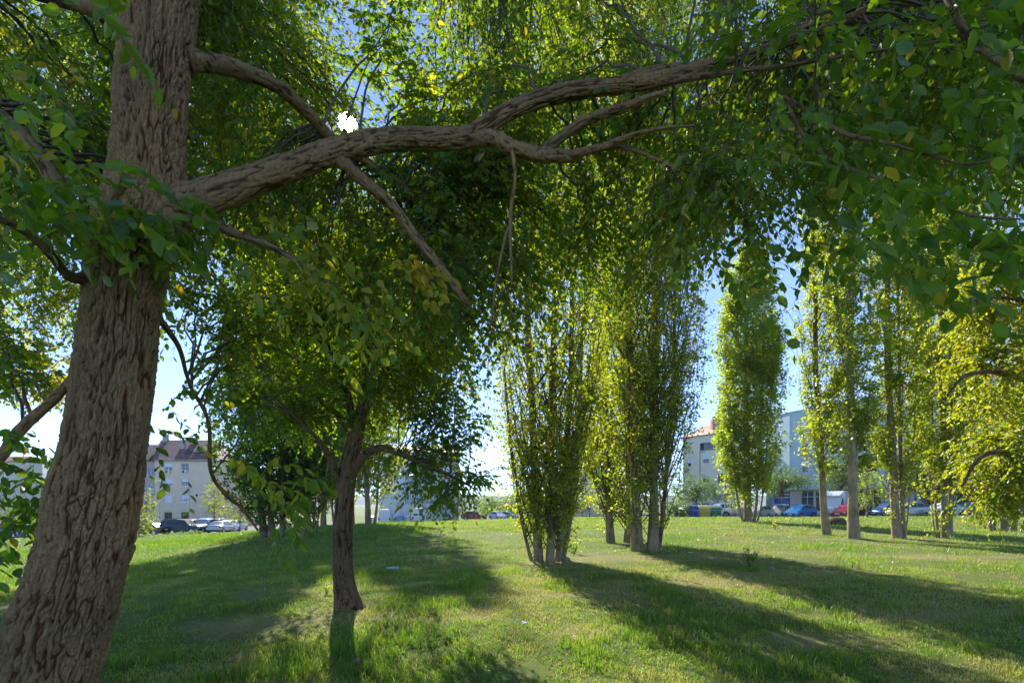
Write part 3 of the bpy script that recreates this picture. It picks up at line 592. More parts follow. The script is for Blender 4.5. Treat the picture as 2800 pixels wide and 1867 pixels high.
# ================================================================== smaller elm in the middle of the lawn
def small_elm(base, stem, limbs, blobs, label, mats, size, tint, per=20, maxatt=90, yl=.03, lit=None):
    root = thing('elm_tree', label, 'tree', base, group='elm trees'); ob = np.array(root.location)
    p, r = pxpath(stem); V, f, T = bark_tube(p, r, 520, 110, .007, 61, ob, (52, 9), .025); link('trunk', mesh_data('trunk', V, f, [M['dark_bark']], tint=T, smooth=True), root)
    sk = [np.concatenate([catmull(p[3:], 30), catmull(np.stack([r, r, r], -1)[3:], 30)[:, :1]], 1)]
    for k, l in enumerate(limbs):
        p, r = pxpath(l); limb('limb', root, ob, M['dark_bark'], p, r, 70, 16, .12 * r.max(), 70 + k, freq=(60, 13), wob=.12)
        sk.append(np.concatenate([catmull(p, 30), catmull(np.stack([r, r, r], -1), 30)[:, :1]], 1))
    global SK, cr
    keepS, keepC = SK, cr; SK = np.concatenate(sk); cr = Crown()
    for (px, py, Y, rx, ry, ryy, n, tn) in blobs:
        d = nrm(rng.normal(0, 1, (n, 3))) * (rng.random((n, 1)) ** .4); c = P(px, py, Y); k = Y / F
        att = c + d * np.array([rx * k, ryy, ry * k]); Q, R, ln = spring(att); cr.tw.append((Q, R)); leafy(Q, ln, per, size, tn + rng.uniform(-.15, .15, n), .3, 10, (.18, .45), .4)
    cr.yellow(yl); cr.build('crown', mats, root, ob, cull=sun_gap); SK, cr = keepS, keepC
    return root
b = P(945, 1655, 7.5); Ys = 7.5
small_elm((b[0], 7.5, h1(b[0], 7.5)), [(962, 1690, Ys, 104), (951, 1650, Ys, 76), (941, 1590, Ys, 58), (937, 1530, Ys, 54), (938, 1450, Ys, 52), (944, 1350, Ys, 50), (956, 1260, Ys, 47), (974, 1190, Ys, 38), (990, 1120, Ys, 34), (1004, 1040, Ys, 28), (1000, 950, Ys, 24), (985, 860, Ys, 18), (990, 740, Ys, 10)],
          [[(935, 1330, Ys, 24), (918, 1285, Ys - .1, 20), (895, 1240, Ys - .2, 16), (860, 1190, Ys - .4, 11), (800, 1130, Ys - .6, 6)], [(968, 1285, Ys, 26), (1000, 1240, Ys - .1, 22), (1050, 1225, Ys - .3, 20), (1120, 1250, Ys - .5, 16), (1200, 1285, Ys - .6, 11), (1290, 1330, Ys - .6, 5)],
           [(985, 1150, Ys, 22), (1030, 1060, Ys, 20), (1080, 1000, Ys + .2, 14), (1170, 920, Ys + .4, 7)], [(962, 1190, Ys, 24), (955, 1100, Ys + .2, 20), (930, 1010, Ys + .3, 16), (870, 900, Ys + .5, 8)], [(970, 1210, Ys, 20), (920, 1130, Ys + .5, 16), (820, 1060, Ys + .9, 9), (700, 1000, Ys + 1, 5)], [(995, 1060, Ys, 18), (1080, 1090, Ys + .8, 12), (1200, 1100, Ys + 1, 6)]],
          [(900, 1150, Ys + 3.3, 230, 100, 1.2, 24, .34), (930, 1000, Ys + 3.4, 270, 130, 1.3, 26, .38), (1060, 900, Ys + 3.6, 250, 150, 1.3, 24, .42), (960, 800, Ys + 1.6, 330, 230, 1.7, 40, .40), (1000, 1020, Ys + 1.6, 300, 130, 1.6, 24, .38), (980, 860, Ys + .2, 280, 200, 1.4, 46, .40), (740, 960, Ys + .2, 170, 190, 1.2, 32, .36), (740, 1120, Ys + .1, 150, 120, 1.0, 20, .3), (1000, 1060, Ys, 180, 90, 1.2, 18, .45), (1190, 980, Ys, 170, 140, 1.2, 26, .38), (1220, 1130, Ys - .2, 140, 90, .9, 16, .34),
           (1150, 1250, Ys - .4, 110, 60, .6, 9, .34), (1200, 1350, Ys - .5, 80, 45, .4, 4, .26), (1300, 1330, Ys - .6, 60, 40, .4, 4, .24), (880, 720, Ys + .2, 220, 120, 1.2, 24, .36), (1110, 780, Ys + .2, 190, 120, 1.1, 22, .38)],
          'smaller dark elm with one straight brown trunk in the middle of the lawn', [M['elm_leaf'], M['twig_bark']], .062, .3, per=SMALL_PER)

# elm whose golden boughs hang in at the side, its trunk just outside the photograph
b = P(3035, 1500, 10.5); Yr = 10.5
small_elm((b[0], Yr, h1(b[0], Yr)), [(3050, 1560, Yr, 90), (3035, 1500, Yr, 70), (3020, 1400, Yr, 60), (2995, 1250, Yr, 54), (2970, 1120, Yr, 48), (2955, 1000, Yr, 42), (2950, 850, Yr, 34), (2950, 650, Yr, 24), (2950, 400, Yr, 10)],
          [[(3000, 1290, Yr, 26), (2860, 1230, Yr - 1.0, 15), (2700, 1240, Yr - 2, 12), (2630, 1330, Yr - 2.4, 6)], [(2975, 1150, Yr, 24), (2800, 1040, Yr - 1, 12), (2660, 1020, Yr - 1.8, 10), (2590, 1080, Yr - 2.2, 5)], [(2950, 900, Yr, 22), (2790, 820, Yr - 1, 11), (2640, 820, Yr - 1.8, 8)]],
          [(2730, 1000, Yr - 1.0, 150, 190, 1.6, 30, .5), (2740, 1230, Yr - 1.4, 140, 130, 1.3, 26, .5), (2770, 1370, Yr - 1.6, 70, 60, .8, 9, .6), (2650, 1400, Yr - 1.2, 55, 40, .6, 6, .55), (2850, 1150, Yr - .5, 120, 220, 1.2, 22, .6), (2780, 760, Yr - 1, 110, 150, 1.2, 24, .60), (2650, 900, Yr - 1.2, 70, 110, .9, 16, .66), (2950, 900, Yr, 150, 300, 1.6, 30, .55), (2800, 450, Yr, 160, 200, 1.5, 26, .5)],
          'yellow leaved elm at the very edge with its drooping golden boughs over the lawn', [M['autumn_leaf'], M['twig_bark']], .075, .55, per=15, yl=.05)
# elm beyond the leaning trunk, seen through its hanging twigs
b = P(-330, 1560, 12.0); Yl = 12.0
small_elm((b[0], Yl, h1(b[0], Yl)), [(-330, 1640, Yl, 70), (-330, 1560, Yl, 60), (-320, 1400, Yl, 52), (-300, 1200, Yl, 46), (-270, 1000, Yl, 40), (-240, 800, Yl, 30), (-220, 500, Yl, 16)],
          [[(-310, 1300, Yl, 30), (-180, 1150, Yl - .4, 22), (0, 1060, Yl - .6, 12), (130, 1040, Yl - .6, 6)], [(-270, 1000, Yl, 28), (-120, 860, Yl, 18), (60, 800, Yl, 10), (200, 780, Yl, 5)], [(-240, 800, Yl, 22), (-60, 600, Yl, 12), (120, 480, Yl, 6)]],
          [(80, 1010, Yl - .3, 120, 100, 1.0, 24, .66), (160, 870, Yl, 90, 110, .9, 18, .55), (60, 700, Yl, 160, 130, 1.2, 24, .5), (100, 400, Yl, 200, 170, 1.4, 30, .5), (-150, 850, Yl, 170, 260, 1.6, 40, .5), (420, 250, Yl, 200, 230, 1.3, 36, .55), (150, 100, Yl, 200, 150, 1.3, 26, .5)],
          'sunlit yellow green elm beyond the leaning trunk at the edge of the lawn', [M['autumn_leaf'], M['twig_bark']], .085, .4, per=13, yl=.04)

# ================================================================== poplars
def poplar(label, base, stems, h, env, nb, zlow, size, tint, mats=None, lsub=9, nl=18, angle=17, seed=0, sprout=0, yl=.01, shape='delta', barkm='poplar_bark', spread=.14, twig=(.25, .6)):
    """stems: (dx, dy, radius at base, lean x, lean y, height share); env: (height share, radius m) profile"""
    r_ = np.random.default_rng(900 + seed)
    root = thing('poplar_tree', label, 'tree', base, group='poplar trees'); cr_ = Crown(); S = []
    for k, (dx, dy, r0, lx, ly, hs) in enumerate(stems):
        z = np.linspace(-.15, h * hs, 14); u = np.clip(z / h, 0, 1)
        p = np.stack([dx + lx * u ** .55 * h * .1 + .05 * np.sin(z * .9 + k * 2) * u ** .3, dy + ly * u ** .7 * h * .1 + .05 * np.cos(z * .8 + k) * u ** .3, z], -1)
        rr = .88 * r0 * (1 - u / hs * .93) ** .8 * (1 + .35 * np.exp(-np.maximum(z, 0) / .20)); rr = np.maximum(rr, .012)
        V, f, T = bark_tube(p, rr, 150, 30, .05 * r0 + .004, 100 + seed * 9 + k, (0, 0, 0), (5.5, 1.5), .06)
        link('trunk', mesh_data('trunk', V, f, [M[barkm]], tint=T, smooth=True), root); S.append((p, rr))
    k = r_.integers(0, len(stems), nb); z0 = zlow + (h * .93 - zlow) * r_.random(nb) ** 1.15
    if sprout: z0[:sprout] = r_.uniform(.0, zlow + .4, sprout)
    hs = np.array([s[5] for s in stems])[k]; z0 = np.minimum(z0, h * hs * .93)
    st = np.array([[np.interp(z, S[i][0][:, 2], S[i][0][:, c]) for c in range(3)] + [np.interp(z, S[i][0][:, 2], S[i][1])] for i, z in zip(k, z0)])
    az = r_.uniform(0, 2 * math.pi, nb); tgt = np.interp((z0 + 1.2) / h, [a for a, _ in env], [b for _, b in env]) * 1.12 * np.sqrt(r_.uniform(.15, 1, nb))
    al = np.radians(angle + r_.normal(0, 5, nb)); L = np.clip(tgt / np.sin(np.abs(al)), .5, 3.6)
    out = np.stack([np.cos(az), np.sin(az), 0 * az], -1); K = 7; t = np.linspace(0, 1, K)
    # aim at the envelope about the tree's axis, not about the stem
    end = out * tgt[:, None]; D = end - st[:, :3] * np.array([1, 1, 0]); D[:, 2] = np.clip(L * np.cos(al), .4, None)
    Q = st[:, None, :3] + D[:, None] * t[None, :, None]; Q[..., :2] += (D[:, None, :2] * (np.sin(t * math.pi) * .22)[None, :, None]); Q += r_.normal(0, .03, Q.shape) * (t * (1 - t) * 4)[None, :, None]
    r0 = np.minimum(st[:, 3] * .4, .004 + .0042 * L); cr_.tw.append((Q, r0[:, None] * np.linspace(1, .2, K)[None]))
    m = nb * lsub; i = np.repeat(np.arange(nb), lsub); tt = .12 + .88 * r_.random(m); x = tt * (K - 1); a = np.clip(x.astype(int), 0, K - 2); f = (x - a)[:, None]
    s = Q[i, a] * (1 - f) + Q[i, a + 1] * f; tg = nrm(Q[i, a + 1] - Q[i, a])
    d = tg * .8 + r_.normal(0, .55, (m, 3)) + out[i] * .25
    cr_.twigs(s, d, r_.uniform(*twig, m), nl, size * r_.uniform(.85, 1.2, m), tint + .22 * (r_.random(nb)[i] - .5) + r_.normal(0, .06, m), droop=.12, leafdown=.35, flat=.25, rad=.0024)
    cr_.L.p[-1] = cr_.L.p[-1] + r_.normal(0, spread * .35, cr_.L.p[-1].shape)
    cr_.yellow(yl); cr_.build('crown', mats or [M['poplar_leaf'], M['twig_bark']], root, (0, 0, 0), shape)
    return root
def at(px, py, Y): q = P(px, py, Y); return (q[0], Y, h1(q[0], Y) - .02)
poplar('multi stemmed poplar with leafy suckers right down to its foot, nearest on the lawn', at(1500, 1533, 12.5), [(-.20, 0, .10, -.25, 0, .97), (.02, -.10, .095, .10, .1, 1), (.20, .08, .08, .35, .1, .85), (.28, .22, .06, .6, 0, .8), (-.32, .12, .04, -.8, .1, .6)], 16.5,
       [(0, .55), (.06, .85), (.14, 1.10), (.35, 1.2), (.7, 1.0), (.9, .5), (1, .1)], 400, .5, .066, .62, seed=1, sprout=70, lsub=10, nl=18)
poplar('thick twin trunked poplar with grey fluted bark standing on a dry earth mound', at(1765, 1507, 14.5), [(-.19, 0, .15, -.22, 0, 1), (.19, .05, .14, .10, .1, .97), (.34, .2, .07, .5, .1, .7)], 17.5,
       [(0, .3), (.06, .9), (.14, 1.35), (.35, 1.55), (.7, 1.3), (.9, .6), (1, .1)], 400, 1.2, .070, .56, seed=2, sprout=26, lsub=10, nl=18)
poplar('leafy poplar tucked just behind the thick twin trunked one', at(1688, 1483, 17.3), [(-.20, 0, .13, -.2, 0, .95), (.30, .1, .10, .15, .1, 1), (.50, .2, .06, .4, .1, .8)], 16,
       [(0, .5), (.06, 1.0), (.14, 1.3), (.35, 1.3), (.7, 1.1), (.9, .5), (1, .1)], 340, .5, .073, .62, seed=3, sprout=40, lsub=9, nl=17)
poplar('lone full crowned poplar standing far out near the street with a spindle shaped crown', at(2048, 1426, 33), [(-.05, 0, .23, -.1, 0, 1), (.30, .1, .09, .5, .1, .85), (-.28, 0, .07, -.9, 0, .7), (.5, .2, .06, .8, 0, .5)], 16.8,
       [(0, .5), (.05, 1.2), (.12, 1.55), (.28, 1.75), (.5, 1.65), (.75, 1.15), (.9, .6), (1, .1)], 400, 1.3, .15, .45, seed=4, sprout=20, lsub=10, nl=13, angle=24, twig=(.35, .8), spread=.3)
poplar('slim pale poplar with a single bare stem and small sparse crown', at(2263, 1466, 20.5), [(0, 0, .145, -.45, 0, 1)], 14, [(0, .1), (.1, .3), (.2, .85), (.4, 1.05), (.7, .85), (.9, .45), (1, .1)], 165, 1.6, .098, .56, seed=5, lsub=9, nl=15, barkm='pale_bark', angle=20)
poplar('pale poplar with a thick scarred foot and a single tall stem', at(2335, 1474, 19), [(0, 0, .185, -.12, 0, 1)], 16, [(0, .1), (.1, .3), (.2, .55), (.4, .8), (.7, .75), (.9, .45), (1, .1)], 140, 2.0, .096, .54, seed=6, lsub=9, nl=14, barkm='pale_bark', angle=18)
poplar('pale poplar with two stems forking close to the ground, leafy and bright', at(2462, 1472, 19.5), [(-.08, 0, .16, -.35, 0, 1), (.15, .05, .09, -.12, .1, .9), (.06, -.1, .03, .35, -.2, .6)], 15, [(0, .2), (.08, .5), (.16, .8), (.4, 1.0), (.7, .9), (.9, .5), (1, .1)], 240, 1.5, .098, .58, seed=7, sprout=8, lsub=9, nl=15, barkm='pale_bark', angle=20)
poplar('bright poplar clump of four thin pale stems', at(2584, 1470, 20), [(.02, 0, .12, -.15, 0, 1), (.2, .05, .09, .1, .1, .9), (-.16, .05, .045, -.35, 0, .8), (-.22, .1, .03, -.55, 0, .6)], 14.5, [(0, .2), (.06, .4), (.12, .8), (.3, 1.2), (.6, 1.15), (.85, .6), (1, .1)], 320, 1.5, .098, .60, seed=8, sprout=10, lsub=9, nl=15, barkm='pale_bark', angle=20)
poplar('broad dark poplar thicket of crowded stems casting the wide shade', at(752, 1466, 26), [(-.45, 0, .17, -.5, 0, .95), (-.1, -.1, .15, -.1, 0, 1), (.3, 0, .12, .2, 0, .9), (.75, .1, .08, .6, 0, .8), (1.1, .2, .07, .9, 0, .7), (1.5, .3, .05, 1.1, 0, .6)], 19,
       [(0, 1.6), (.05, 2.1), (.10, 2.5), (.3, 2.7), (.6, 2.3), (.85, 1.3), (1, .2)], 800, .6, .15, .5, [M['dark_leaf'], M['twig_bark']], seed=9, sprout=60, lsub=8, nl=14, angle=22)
RP = poplar('far poplar of the row behind, directly beside the middle elm', at(1012, 1432, 38), [(-.1, 0, .20, -.2, 0, 1), (.25, .1, .1, .4, 0, .9)], 21, [(0, .4), (.05, .9), (.11, 2.2), (.35, 2.7), (.7, 2.1), (.9, .9), (1, .1)], 380, 1.5, .16, .6, seed=10, sprout=6, lsub=8, nl=12, angle=22)
for px, py, Y, rz, lab in [(962, 1431, 41, 1.9, 'far poplar of the row, half hidden by the middle elm trunk'), (925, 1431, 43, 3.4, 'far poplar of the row, second from the dark thicket'), (884, 1433, 41, 5.1, 'far poplar of the row next to the dark thicket'), (848, 1434, 46, .8, 'far poplar of the row whose foot is beside a rubbish tub')]:
    c = copy_tree(RP); c.location = at(px, py, Y); c.rotation_euler = (0, 0, rz); c['label'] = lab
DP = poplar('dark shaded poplar thicket under the golden boughs', at(2745, 1453, 26), [(-.5, 0, .14, -.4, 0, .9), (0, 0, .16, 0, 0, 1), (.5, .1, .12, .4, 0, .9), (1.0, .1, .08, .7, 0, .7)], 14, [(0, 1.2), (.05, 1.6), (.13, 2.3), (.35, 2.5), (.7, 1.8), (.9, .9), (1, .1)], 260, .8, .11, .45, seed=11, sprout=20, lsub=8, nl=13, angle=24)
# ================================================================== buildings
M['win_frame'] = pbr('white_frame', (.72, .73, .74), .5); M['pane'] = glass_mat('window_pane', (.025, .035, .042)); M['blind'] = pbr('roller_blind', (.76, .80, .85), .6, var=.06, nscale=1.5, stretch=(1, 1, 40))
M['dark_metal'] = pbr('dark_metal', (.06, .065, .07), .5, .3); M['grey_metal'] = pbr('grey_metal', (.34, .37, .38), .45, .5); M['ac_white'] = pbr('appliance_white', (.68, .68, .66), .5); M['black'] = pbr('black_plastic', (.015, .015, .016), .5)
M['concrete'] = pbr('concrete', (.36, .35, .33), .9, var=.15, nscale=1.2, bump=.1)
M['white'] = pbr('white_paint', (.75, .75, .74), .6)
def plaster(name, col): return pbr(name, col, .92, 0, .2, .10, .6, .15, .01)
def tile_roof(name, col, col2):
    m, nt, out = _mat(name); b = _n(nt, 'ShaderNodeBsdfPrincipled'); b.inputs['Roughness'].default_value = .55
    tc = _n(nt, 'ShaderNodeTexCoord'); br = _n(nt, 'ShaderNodeTexBrick'); nt.links.new(tc.outputs['UV'], br.inputs['Vector'])
    br.inputs['Color1'].default_value = (*col, 1); br.inputs['Color2'].default_value = (*col2, 1); br.inputs['Mortar'].default_value = (*(np.array(col) * .5), 1)
    br.inputs['Scale'].default_value = 1; br.inputs['Brick Width'].default_value = .24; br.inputs['Row Height'].default_value = .34; br.inputs['Mortar Size'].default_value = .02; br.offset = 0
    nt.links.new(br.outputs['Color'], b.inputs['Base Color'])
    wv = _n(nt, 'ShaderNodeTexWave', wave_type='BANDS', bands_direction='X'); wv.inputs['Scale'].default_value = 1.31; nt.links.new(tc.outputs['UV'], wv.inputs['Vector'])
    wz = _n(nt, 'ShaderNodeTexWave', wave_type='BANDS', bands_direction='Y', wave_profile='SAW'); wz.inputs['Scale'].default_value = .92; nt.links.new(tc.outputs['UV'], wz.inputs['Vector'])
    ad = _n(nt, 'ShaderNodeMath', operation='ADD'); nt.links.new(wv.outputs['Fac'], ad.inputs[0]); nt.links.new(wz.outputs['Fac'], ad.inputs[1])
    nt.links.new(bumped(nt, ad.outputs[0], .9, .05), b.inputs['Normal']); nt.links.new(b.outputs[0], out.inputs[0]); return m
class Face:
    """one facade: origin (its lower left corner), direction along it; local u, z and depth d (outward positive)"""
    def __init__(s, o, end):
        s.o = np.array([o[0], o[1], 0.0]); e = np.array([end[0], end[1], 0.0]); s.w = np.linalg.norm(e - s.o); s.u = (e - s.o) / s.w; s.n = np.array([s.u[1], -s.u[0], 0.0])
    def pt(s, u, z, d=0.0): return s.o + s.u * u + s.n * d + np.array([0, 0, z])
    def map(s, V): return s.o + V[:, :1] * s.u + V[:, 1:2] * s.n + V[:, 2:] * np.array([0, 0, 1.0])
    def box(s, mb, u0, u1, d0, d1, z0, z1, m=0): mb.box(u0, u1, d0, d1, z0, z1, m, M=s.map)
def facade(mb, fc, z0, z1, holes, rec=.16, m=0):
    us = sorted({0.0, fc.w} | {x for h in holes for x in h[:2]}); zs = sorted({z0, z1} | {x for h in holes for x in h[2:4]})
    for a, b in zip(us, us[1:]):
        for c, d in zip(zs, zs[1:]):
            if any(h[0] <= (a + b) / 2 <= h[1] and h[2] <= (c + d) / 2 <= h[3] for h in holes): continue
            mb.quad(fc.pt(a, c), fc.pt(b, c), fc.pt(b, d), fc.pt(a, d), m)
    for (a, b, c, d) in [h[:4] for h in holes]:
        A, B, C, D = [(a, c), (b, c), (b, d), (a, d)]
        for p, q in ((A, B), (B, C), (C, D), (D, A)): mb.quad(fc.pt(*p), fc.pt(*p, -rec), fc.pt(*q, -rec), fc.pt(*q), m)
def window(fc, a, b, c, d, parent, off, shut=0.0, rec=.16, mull=1, frame='win_frame', shutm='blind', transom=None, pane='pane'):
    f = MB(); t = .07; y0, y1 = -rec, -rec + .06
    fc.box(f, a, a + t, y0, y1, c, d); fc.box(f, b - t, b, y0, y1, c, d); fc.box(f, a + t, b - t, y0, y1, c, c + t); fc.box(f, a + t, b - t, y0, y1, d - t, d)
    for k in range(mull): x = a + (b - a) * (k + 1) / (mull + 1); fc.box(f, x - .035, x + .035, y0, y1 - .003, c + t, d - t)
    if transom: fc.box(f, a + t, b - t, y0, y1 - .006, transom - .04, transom + .04)
    fc.box(f, a - .06, b + .06, -rec + .065, .06, c - .07, c - .004)
    fr = f.build('window', M[frame], parent, off=off)
    g = MB(); g.quad(fc.pt(a + .02, c + .02, y0 + .02), fc.pt(b - .02, c + .02, y0 + .02), fc.pt(b - .02, d - .02, y0 + .02), fc.pt(a + .02, d - .02, y0 + .02)); g.build('pane', M[pane], fr, off=off)
    if shut > 0:
        s = MB(); fc.box(s, a + .03, b - .03, y1 + .004, y1 + .03, d - (d - c) * shut, d - .01); s.build('shutter', M[shutm], fr, off=off)
    return fr
def roofmesh(name, polys, mat, parent, off, thick=.12):
    """polys: lists of points, eave first edge; gets UVs in metres along the eave and up the slope"""
    V = []; Fs = []; uv = []
    for pl in polys:
        pl = [np.array(q, float) for q in pl]; n = len(V); e = nrm(pl[1] - pl[0]); nn = nrm(np.cross(pl[1] - pl[0], pl[-1] - pl[0])); up = np.cross(nn, e)
        V += pl; Fs.append([n + i for i in range(len(pl))]); uv += [((q - pl[0]) @ e, (q - pl[0]) @ up) for q in pl]
        V += [q - nn * thick for q in pl]; m = len(pl); Fs.append([n + m + i for i in range(m)][::-1]); uv += [(0, 0)] * m
        for i in range(m): j = (i + 1) % m; Fs.append([n + i, n + m + i, n + m + j, n + j])
    me = bpy.data.meshes.new(name); me.from_pydata([tuple(np.array(q) - np.asarray(off)) for q in V], [], Fs); me.materials.append(mat)
    ul = me.uv_layers.new(name='UVMap')
    for lp in me.loops: ul.data[lp.index].uv = uv[lp.vertex_index]
    me.update(); return link(name, me, parent)
def aircon(fc, u, z, parent, off):
    b = MB(); fc.box(b, u, u + .85, .05, .36, z, z + .6); o = b.build('air_conditioner', M['ac_white'], parent, off=off)
    g = MB(); a = np.arange(14) * 2 * math.pi / 14; g.add([fc.pt(u + .34 + .22 * math.cos(t), z + .3 + .22 * math.sin(t), .372) for t in a], [list(range(14))]); g.build('fan_grille', M['black'], o, off=off)
def chimney(mb, x, y, z0, z1, sx, sy): mb.box(x - sx, x + sx, y - sy, y + sy, z0, z1); mb.box(x - sx - .12, x + sx + .12, y - sy - .12, y + sy + .12, z1 + .35, z1 + .47); [mb.box(x + i * sx - .06, x + i * sx + .06, y + j * sy - .06, y + j * sy + .06, z1, z1 + .35) for i in (-.8, .8) for j in (-.8, .8)]
X_ = lambda px, Y: (px - CX) / F * Y
Z_ = lambda py, Y: EYE - (py - HY) / F * Y

# ---- cream block with maroon tiled roof
Y0 = 100.; xa, xb = X_(424, Y0), X_(590, Y0); zb = h1(xa, Y0) - 1.0; ze = Z_(1258, Y0)
A = thing('apartment_block', 'cream four storey apartment block with maroon tiled roof and skylights', 'building', (xa, Y0, zb), group='apartment blocks'); off = np.array(A.location)
cream = plaster('cream_plaster', (.86, .64, .45)); taupe = plaster('taupe_plaster', (.52, .43, .37)); rose = plaster('rose_plaster', (.70, .53, .46))
fc = Face((xa, Y0), (xb, Y0)); wl = MB(); holes = []; wins = []
for j, (py, sh) in enumerate([(1276, (.5, 0)), (1318, (.66, .42)), (1363.5, (1, .95)), (1410, (.0, .0))]):
    for i, px in enumerate((460, 506)):
        u = X_(px, Y0) - xa; z = Z_(py, Y0); hh = (u - .68, u + .68, z - .66, z + .66); holes.append(hh); wins.append((hh, sh[i], j))
facade(wl, fc, zb, ze, holes)
D = 13.
side = Face((xb, Y0), (xb + .01, Y0 + D)); sh_ = []
for z in (-.2, 3.0): sh_ += [(3, 4.4, z + 2, z + 3.3)]
facade(wl, side, zb, ze, sh_); facade(wl, Face((xb + .01, Y0 + D), (xa, Y0 + D)), zb, ze, []); facade(wl, Face((xa, Y0 + D), (xa, Y0)), zb, ze, [])
wl.build('wall', cream, A, off=off)
for hh, s, j in wins: window(fc, *hh, A, off, s, frame='win_frame' if j < 3 else 'dark_metal', mull=1)
for hh in sh_: window(side, *hh, A, off, .5)
aircon(fc, X_(453, Y0) - xa, Z_(1294, Y0), A, off); aircon(fc, X_(499, Y0) - xa, Z_(1294, Y0), A, off); aircon(fc, X_(536, Y0) - xa, Z_(1358, Y0), A, off)
r0 = ze + .02; rz = Z_(1203, Y0 + 6.5); ov = .5
rA = roofmesh('roof', [[(xa - ov, Y0 - ov, r0), (xb + ov, Y0 - ov, r0), (xb - 3.2, Y0 + 6.5, rz), (xa - 3.0, Y0 + 6.5, rz)], [(xb + ov, Y0 - ov, r0), (xb + ov, Y0 + D + ov, r0), (xb - 3.2, Y0 + 6.5, rz)], [(xb + ov, Y0 + D + ov, r0), (xa - ov, Y0 + D + ov, r0), (xa - 3.0, Y0 + 6.5, rz), (xb - 3.2, Y0 + 6.5, rz)]],
             tile_roof('maroon_tiles', (.15, .045, .05), (.20, .07, .065)), A, off)
for px, py0, py1, sx, dy in [(501, 1220, 1203, .35, 3.6), (531, 1207, 1197, .55, 5.4), (453, 1200, 1188, .4, 6.2)]:
    c = MB(); x = X_(px, Y0 + dy); z1 = Z_(py1, Y0 + dy); chimney(c, x, Y0 + dy, z1 - 1.8, z1, sx, .35); c.build('chimney', M['concrete'], rA, off=off)
sl_ = (rz - r0) / 7.0
for px, hgt in [(514, 1), (542, 1), (567, 1)]:
    x = X_(px, Y0 + 2.2); q = MB(); n_ = nrm(np.array([0, -sl_, 1.0])); b0 = np.array([x, Y0 + 1.7, r0 + sl_ * 2.2])
    V = [b0 + np.array([sx, sy, sl_ * sy]) + n_ * dz for dz in (.05, .16) for sy in (0, 1.2) for sx in (-.65, .65)]
    q.add(V, [[0, 2, 3, 1], [4, 5, 7, 6], [0, 1, 5, 4], [2, 6, 7, 3], [0, 4, 6, 2], [1, 3, 7, 5]]); q.build('skylight', M['pane'], rA, off=off)
g = MB(); g.tube([(xa + .1, Y0 - ov - .06, r0 - .05), (xb + ov, Y0 - ov - .06, r0 - .05)], .08); g.tube([(xb - .2, Y0 - .1, r0 - .1), (xb - .2, Y0 - .1, zb)], .06); g.build('gutter', M['grey_metal'], A, off=off)
# recessed stair wing to its side and the lower rose wing
Yw = Y0 + 3.0; xw0, xw1 = X_(340, Yw), xa - .02
Bw = MB(); fw = Face((xw0, Yw), (xw1, Yw)); hw = []
for py in (1289, 1334, 1380): z = Z_(py, Yw); u = X_(407, Yw) - xw0; hw.append((u - 1.0, u + 1.0, z - .75, z + .75))
facade(Bw, fw, zb, ze + .1, hw); Bw.build('stair_wall', taupe, A, off=off)
for h_ in hw: window(fw, *h_, A, off, 0, mull=2)
roofmesh('wing_roof', [[(xw0 - ov, Yw - ov, ze + .15), (xw1 + .4, Yw - ov, ze + .15), (xw1 + .4, Yw + 6, rz - .6), (xw0 - ov, Yw + 6, rz - .6)]], bpy.data.materials['maroon_tiles'], A, off)
Yr_ = 110.; x0, x1 = X_(600, Yr_), X_(650, Yr_); zr = Z_(1302, Yr_)
rb = thing('rose_house', 'rose coloured lower house behind the end of the cream block', 'building', (x0, Yr_, zb), group='apartment blocks'); offr = np.array(rb.location)
q = MB(); fr_ = Face((x0, Yr_), (x1, Yr_)); hr = []
for z in (zr - 2.2, zr - 5.2): hr += [(.8, 1.9, z - .6, z + .6), (2.6, 3.3, z - .6, z + .6)]
facade(q, fr_, zb, zr, hr); fs_ = Face((x1, Yr_), (x1 + .02, Yr_ + 9)); facade(q, fs_, zb, zr, []); facade(q, Face((x1 + .02, Yr_ + 9), (x0, Yr_ + 9)), zb, zr, []); facade(q, Face((x0, Yr_ + 9), (x0, Yr_)), zb, zr, []); q.build('wall', rose, rb, off=offr)
for h_ in hr: window(fr_, *h_, rb, offr, .3)
roofmesh('roof', [[(x0 - .3, Yr_ - .3, zr), (x1 + .3, Yr_ - .3, zr), (x1 + .3, Yr_ + 4.5, zr + 1.8), (x0 - .3, Yr_ + 4.5, zr + 1.8)], [(x1 + .3, Yr_ + 9.3, zr), (x0 - .3, Yr_ + 9.3, zr), (x0 - .3, Yr_ + 4.5, zr + 1.8), (x1 + .3, Yr_ + 4.5, zr + 1.8)]], bpy.data.materials['maroon_tiles'], rb, offr)

